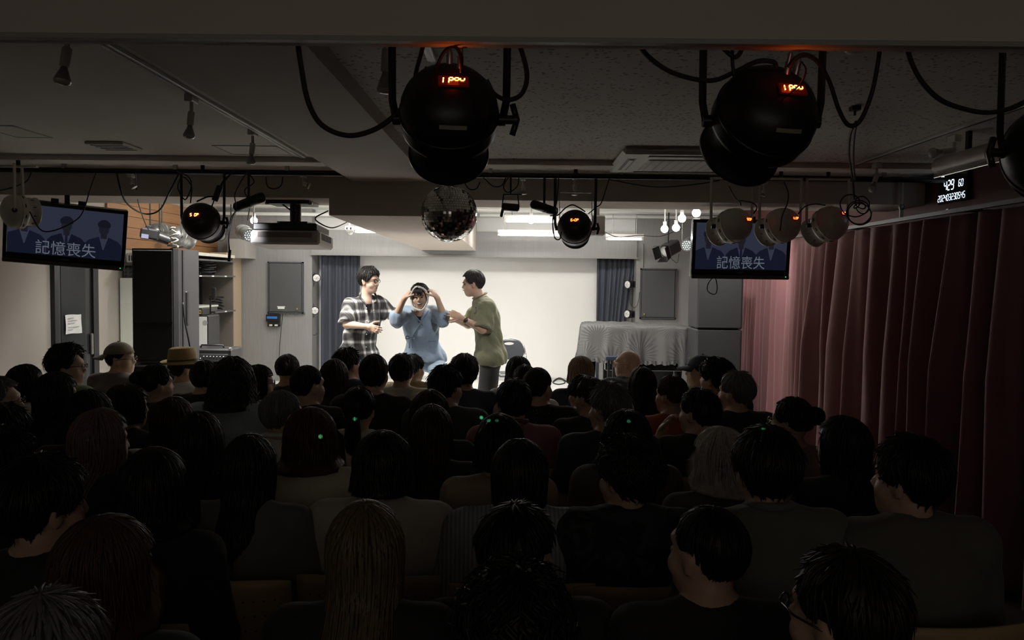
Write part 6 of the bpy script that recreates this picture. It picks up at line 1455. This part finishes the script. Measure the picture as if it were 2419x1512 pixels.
def fedora(p, head, Hm, k):
    M_ = mat('straw', (.46, .33, .15), .8, noise=.15, scale=90, bump=.4, bscale=260); n = 32; V = []; F = []
    rings = [(.0, .166), (.3, .166), (.62, .178), (.78, .182), (.88, .172), (.95, .12), (1.0, .052)]
    for r, z in rings:
        for i in range(n): a = 2 * math.pi * i / n; dent = .020 * (1 - r) * (1 if abs(math.sin(a)) < .7 else .4) if r < .9 else 0; pinch = 1 - .10 * max(0, math.cos(a)) * (z > .09); V.append((.090 * k * max(r, .02) * math.sin(a) * pinch, -.01 + .108 * k * max(r, .02) * math.cos(a), z * k - dent))
    for j in range(len(rings) - 1):
        for i in range(n): F.append([j * n + i, (j + 1) * n + i, (j + 1) * n + (i + 1) % n, j * n + (i + 1) % n])
    o = MB(Hm, head).add(V, F, True).build('hat_crown', M_, p, world=False); V = []; F = []
    for tt in (0, .004):
        for j in range(5):
            for i in range(n): a = 2 * math.pi * i / n; r = 1 + .44 * j / 4; V.append((.092 * k * r * math.sin(a), -.01 + .110 * k * r * math.cos(a), .052 * k + (.024 * (j / 4) ** 2 * abs(math.sin(a)) ** 2) + .02 * (j / 4) ** 2 * max(0, -math.cos(a)) - .012 * (j / 4) * max(0, math.cos(a)) - tt))
    m_ = 5 * n
    for j in range(4):
        for i in range(n): a, b = j * n + i, j * n + (i + 1) % n; F += [[a, b, b + n, a + n], [m_ + a, m_ + a + n, m_ + b + n, m_ + b]]
    for i in range(n): a, b = 4 * n + i, 4 * n + (i + 1) % n; F.append([a, b, m_ + b, m_ + a])
    MB(Hm, head).add(V, F, True).build('hat_brim', M_, o, world=False); V = []; F = []
    for z, r in ((.056, 1.012), (.088, .995)):
        for i in range(n): a = 2 * math.pi * i / n; V.append((.091 * k * r * math.sin(a), -.01 + .109 * k * r * math.cos(a), z * k))
    MB(Hm, head).add(V, [[i, (i + 1) % n, n + (i + 1) % n, n + i] for i in range(n)], True).build('hat_band', mat('hat_band', (.07, .055, .04), .7), o, world=False)

def spectator(px, ytop, D, fem, style, hc, kind, col, hy, label, chair=None, **ex):
    J = JS[fem]; k = J['k']; kk = k * (.97 if fem else 1.0)
    topz = J['head'][2] + (.022 + .092 + VOL[style]) * kk
    w = at(px, ytop, D); kz = w.z / topz
    by = ex.get('by', .55 * math.degrees(math.atan2(w.x + .6, 9.5 - D)))             # turn the chair a little towards the stage
    ho = rotm(0, 0, by) @ np.array([J['head'][0], J['head'][1], 0])
    p = thing('person', label, 'person', (w.x - ho[0], D - ho[1], 0), 'seated audience'); p.rotation_euler = (0, 0, R(by)); p.scale = (ex.get('wide', 1.0), 1.0, kz)
    skin = ex.get('skin', M_skin)
    if ex.get('pose'):
        Jp = dict(J); Jp.update({n: np.array(v) for n, v in ex['pose'].items()}); Jp['Hm'] = rotm(0, 0, hy) @ rotm(2, 0, 0)
        posed = (mesh_of('body', figure(Jp, .0095, fem=bool(fem), hands=ex['hands'])), mesh_of('shirt', shirt(Jp, .0115, infl=.020, sleeve=.8, sleeve_r=.012, hem=np.array([0, .0, .52]))))
    obj_of('body', posed[0] if ex.get('pose') else get_body(fem, hy), skin, p)
    sh = obj_of('shirt', get_shirt(fem, kind) if not ex.get('pose') else posed[1], cmat(col) if 'pat' not in ex else pmat(ex['pat'][0], col, ex['pat'][1]), p); obj_of('trousers', get_pants(fem), cmat(ex.get('pants', (.03, .03, .035))), p)
    Hm = rotm(0, 0, hy) @ rotm(2, 0, 0); he = Matrix([list(r) for r in Hm]).to_euler(); head = np.array(J['head'])
    if style not in ('bald',):
        st = {'cap_back': 'crop', 'cap': 'crop', 'fedora': 'crop'}.get(style, style)
        obj_of('hair', get_hair(st, ex.get('v', 0)), hmat(hc), p, head, he, kk * ex.get('hs', 1.0))
    if style == 'cap_back': cap_mesh(p, head, Hm, kk, cmat((.24, .22, .15)), True)
    if style == 'cap': cap_mesh(p, head, Hm, kk, cmat((.030, .045, .065)), False)
    if style == 'fedora': fedora(p, head, Hm, kk)
    if ex.get('glasses'): glasses(p, head, Hm, kk, mat('glasses_' + ex['glasses'], (.5, .38, .15) if ex['glasses'] == 'gold' else (.02, .02, .02), .3, metal=.6 if ex['glasses'] == 'gold' else 0))
    if ex.get('collar'):
        nk = J['neck']; MB().tube([nk + np.array([.066 * math.sin(a), -.004 + .066 * math.cos(a), .028 - .012 * math.cos(a)]) for a in np.linspace(0, 2 * math.pi, 21)], .013, n=6).build('collar', cmat(ex['collar']), p, world=False)
    if ex.get('strap'):
        V = []
        for t in np.linspace(0, 1, 14): x = ex['strap'][0] * (1 - t) + ex['strap'][1] * t; z = 1.0 - .36 * t; y = -.135 - .015 * math.sin(math.pi * t) + .05 * (t < .08); V += [(x - .016, y, z * k), (x + .016, y + .0, z * k + .004)]
        raw('bag_strap', V, [[2 * i, 2 * i + 1, 2 * i + 3, 2 * i + 2] for i in range(13)], cmat(ex['strap'][2]), p, world=False)
    place_chair(p.location.x, p.location.y - .0, R(by), chair or ('beige chair under ' + short_label(label)))
    return p
def short_label(l):
    w = l.split(); return ' '.join(w[:13])
K, DK = 'black', 'dark'
BLK, NAVY, GRY, WHT, CRM = (.022, .022, .024), (.035, .045, .075), (.18, .18, .18), (.78, .76, .73), (.66, .61, .50)
L_, Rr_ = 35, -35
S_ = spectator
S_(0, 893, 4.2, 0, 'short', 'grey', 'tee', GRY, -65, 'grey-haired man with glasses cut off at the far left edge', glasses='dark')
S_(62, 862, 4.8, 1, 'longstraight', K, 'fitted', WHT, -35, 'long black-haired woman in white top, leftmost before the beige wall')
S_(160, 815, 5.2, 0, 'curly', K, 'tee', (.20, .30, .14), -65, 'curly-haired man with glasses in a green shirt in front of the door', glasses='dark')
S_(285, 808, 6.05, 0, 'cap_back', DK, 'tee', (.19, .155, .145), -65, 'man in a backwards khaki cap and brown tee looking right', glasses='dark')
S_(135, 880, 4.1, 1, 'long', K, 'tee', BLK, -35, 'woman with long black hair below the curly-haired man')
S_(212, 922, 3.5, 1, 'bob', K, 'tee', BLK, 0, 'dark round-haired spectator left below the khaki cap')
S_(303, 908, 4.1, 1, 'bob', DK, 'tee', BLK, -35, 'short dark bob spectator just below the khaki cap man')
S_(370, 862, 4.7, 1, 'updo', DK, 'loose', (.10, .10, .105), -35, 'woman with dark hair in a small bun left of the straw hat')
S_(435, 820, 6.0, 0, 'fedora', DK, 'tee', (.75, .73, .69), -35, 'man in a straw fedora and white shirt with a dark strap', strap=(-.12, .1, (.03, .03, .03)))
S_(485, 852, 5.3, 0, 'crop', K, 'tee', BLK, 0, 'man with short dark hair just right of the straw hat')
S_(550, 848, 4.5, 1, 'wavy', DK, 'loose', (.36, .44, .50), 0, 'woman with thick wavy dark hair in a pale blue-grey shirt', wide=1.12)
S_(612, 863, 5.2, 1, 'long', DK, 'tee', CRM, -65, 'woman in glasses seen in profile beside the wavy-haired woman', glasses='dark')
S_(680, 838, 5.8, 1, 'updo', 'brown', 'tee', (.06, .05, .045), 0, 'brown-haired woman with a loose knot in front of the grey wall')
S_(667, 924, 3.8, 0, 'crop', 'grey', 'long', WHT, -35, 'grey-haired man in a white collared shirt left of centre', collar=WHT)
S_(728, 865, 4.6, 0, 'buzz', K, 'tee', BLK, -35, 'man with closely cropped black hair in front of the blue curtain')
S_(790, 850, 5.2, 1, 'long', 'brown', 'tee', BLK, 0, 'woman with long dark brown hair below the plaid performer')
S_(822, 823, 5.9, 0, 'spiky', DK, 'tee', NAVY, -35, 'tousle-haired man right under the plaid performer')
S_(884, 838, 4.8, 0, 'crop', K, 'long', BLK, 0, 'short-haired man in a black jacket between the two left performers')
S_(950, 837, 5.6, 0, 'short', K, 'tee', CRM, 0, 'dark-haired man in a beige shirt below the blue gown')
S_(975, 838, 6.4, 0, 'short', DK, 'tee', (.40, .31, .16), -35, 'man in a tan shirt half hidden behind the beige shirt')
S_(848, 915, 4.0, 1, 'pony', K, 'loose', CRM, 0, 'woman with tied dark hair in a cream top with a thin strap', v=1, strap=(.14, -.1, (.05, .05, .05)))
S_(735, 965, 3.2, 1, 'bobflip', 'auburn', 'loose', CRM, 0, 'woman with flipped brown bob and a green light dot on it', wide=1.1)
S_(410, 940, 3.6, 1, 'long', 'brown', 'tee', WHT, 0, 'woman with long brown hair in a white top below the bun')
S_(240, 968, 2.95, 1, 'long', 'ash', 'tee', BLK, -35, 'woman with long ash-pink hair in the left third', v=1)
S_(470, 975, 3.1, 1, 'long', DK, 'tee', BLK, 0, 'woman with long dark hair and black top left of the white collar')
S_(15, 955, 3.4, 0, 'short', K, 'tee', NAVY, 0, 'dark spectator in navy at the left edge, upper one')
S_(10, 1010, 2.7, 0, 'full', K, 'tee', BLK, -35, 'dark spectator cut by the left edge, lower one')
S_(105, 1080, 2.1, 0, 'full', K, 'tee', BLK, -35, 'large man in black looking right in the lower left', hs=1.03)
S_(365, 1060, 2.38, 1, 'bobflip', K, 'long', BLK, 0, 'woman in black with dark shoulder hair in the lower left')
S_(590, 1028, 2.7, 1, 'longstraight', K, 'loose', (.17, .175, .16), 0, 'woman with very long straight black hair in a grey top')
S_(255, 1222, 1.7, 1, 'bobflip', 'ginger', 'long', (.03, .05, .045), -35, 'woman with ginger-brown bob and dark green top at lower left')
S_(110, 1385, 1.2, 0, 'short', 'grey', 'tee', BLK, 0, 'grey head at the bottom left corner', hs=.92)
S_(865, 1188, 1.9, 1, 'long', 'blonde', 'long', BLK, 0, 'woman with long blonde hair at the bottom centre left', v=1)
S_(905, 1020, 2.75, 1, 'bob', DK, 'loose', (.52, .50, .44), 0, 'woman with a smooth dark bob in a cream blouse', wide=1.08)
S_(1020, 958, 3.35, 1, 'longstraight', 'brown', 'long', BLK, 0, 'woman with straight brown hair past the shoulders near the centre')
S_(1015, 922, 3.9, 1, 'bob', 'brown', 'tee', BLK, 0, 'brown round-haired spectator below the blue gown')
S_(1055, 865, 4.6, 0, 'spiky', K, 'tee', (.055, .06, .07), -35, 'man with spiky black hair in a charcoal tee at the centre')
S_(1097, 837, 5.4, 0, 'full', K, 'long', (.06, .075, .11), 0, 'man with full black hair in a navy shirt left of the olive performer')
S_(1180, 980, 3.15, 1, 'bob', K, 'tee', (.36, .29, .21), 0, 'round dark-haired spectator with green dots at the centre')
S_(1215, 897, 4.2, 0, 'short', K, 'tee', (.32, .14, .16), 0, 'short-haired man in a rose polo at the centre', collar=(.10, .05, .06))
S_(1225, 842, 5.95, 1, 'bob', K, 'tee', WHT, 0, 'small dark head in front of the folding chair')
S_(1240, 863, 5.4, 1, 'pony', K, 'tee', WHT, 0, 'spectator with a tied black ponytail below the folding chair', v=2)
S_(1272, 870, 4.8, 0, 'buzz', DK, 'tee', (.02, .02, .02), -35, 'man with cropped greying hair in a black dotted shirt', pat=('dots', (.35, .35, .33)))
S_(1228, 1040, 2.7, 1, 'longstraight', K, 'loose', (.24, .27, .31), 0, 'woman with long black hair in a striped blue-grey shirt', v=1, wide=1.08, pat=('pinstripes', (.40, .43, .48)))
S_(1225, 1192, 2.0, 0, 'short', K, 'tee', BLK, -35, 'short black-haired man directly above the curly head at bottom centre')
S_(1215, 1348, 1.5, 0, 'curly', K, 'tee', (.3, .3, .28), 0, 'curly black head at the very bottom centre', v=1, hs=1.05)
S_(1372, 842, 5.9, 1, 'bob', 'light', 'long', NAVY, 0, 'woman with light brown hair in a navy jacket left of the piano')
S_(1378, 888, 5.2, 0, 'full', DK, 'tee', WHT, 35, 'child with dark hair in a striped white shirt', v=1, pat=('stripes', (.08, .09, .13)))
S_(1395, 893, 4.6, 1, 'pony', 'brown', 'tee', BLK, 35, 'woman with a long brown ponytail beside the striped shirt')
S_(1437, 905, 3.9, 0, 'spiky', 'grey', 'tee', (.04, .05, .07), 35, 'grey-topped man in a dark navy tee right of centre', v=1)
S_(1482, 828, 6.5, 0, 'bald', K, 'tee', (.22, .24, .28), 65, 'bald man with glasses in a patterned shirt before the piano', glasses='gold', pat=('leaf', (.07, .09, .13)))
S_(1517, 868, 5.3, 1, 'long', DK, 'fitted', WHT, 0, 'woman with long dark brown hair in white beside the bald man')
S_(1585, 888, 4.7, 1, 'pony', 'auburn', 'tee', (.42, .10, .045), 35, 'woman with auburn hair tied low in a rust orange top', v=1)
S_(1655, 838, 6.0, 0, 'cap', DK, 'tee', (.55, .53, .38), 65, 'man in a dark blue cap facing left near the right loudspeaker')
S_(1690, 848, 5.4, 0, 'curly', K, 'tee', BLK, 35, 'curly black-haired spectator behind the dark blue cap', v=2)
S_(1738, 878, 4.7, 0, 'short', 'grey', 'tee', BLK, 35, 'grey-haired man in black in front of the rose curtain', v=1)
S_(1650, 920, 4.1, 0, 'short', K, 'tee', BLK, 35, 'black-haired man in black with his hand near his mouth', pose=dict(elL=(-.22, .16, .80), wrL=(-.125, .235, 1.0)), hands={'L': dict(d=(.35, -.1, .85), pn=(.7, -.5, .2), side=-1, curl=(.6, .6, .65, .7))})
S_(1478, 970, 3.4, 1, 'bob', K, 'loose', (.10, .09, .06), 35, 'round black-haired spectator with green dots right of centre', v=1)
S_(1483, 1035, 2.7, 0, 'curly', DK, 'loose', (.035, .055, .052), 35, 'curly-haired man in a dark green patterned shirt', v=3, pat=('leaf', (.015, .018, .02)))
S_(1700, 1010, 3.0, 1, 'bobflip', 'silver', 'tee', (.10, .10, .10), 35, 'silver-blonde woman with a white bag strap across her back', strap=(-.12, .08, (.45, .44, .42)))
S_(1810, 1008, 2.45, 0, 'full', K, 'loose', (.15, .165, .14), 0, 'broad man in a grey-green shirt right of the silver hair', v=2, collar=(.15, .165, .14))
S_(1870, 940, 3.8, 1, 'updo', K, 'tee', (.34, .24, .25), 35, 'woman with gold glasses and a low knot beside the curtain', glasses='gold', v=1)
S_(1990, 985, 3.2, 1, 'long', K, 'long', BLK, 35, 'woman with long dark hair in black against the red curtain', v=1)
S_(2148, 1030, 2.45, 0, 'full', K, 'loose', (.13, .13, .105), 35, 'man in an olive-grey tee, farthest right against the curtain', v=3)
S_(1672, 1200, 1.95, 0, 'buzz', K, 'tee', BLK, 35, 'man with cropped black hair at bottom right before the grey-green shirt', v=1)
S_(1995, 1300, 1.5, 0, 'short', DK, 'tee', BLK, 35, 'dark-haired person with glasses at the bottom right corner', glasses='dark', v=2)

# green laser dots that fall on the audience
for k, (px, py, D) in enumerate(((760, 1026, 3.07), (836, 994, 3.9), (806, 995, 3.9), (1137, 987, 4.5), (1174, 994, 3.08), (1156, 991, 3.08), (1486, 993, 3.3), (1804, 1009, 2.4))):
    tg = at(px, py, D); light('laser_dot', 'SPOT', tg + (Vector((.3, .4, 2.45)) - tg) * .34, 420, (.12, 1, .4), tg, spot_size=R(1), spot_blend=1.0, shadow_soft_size=.001)
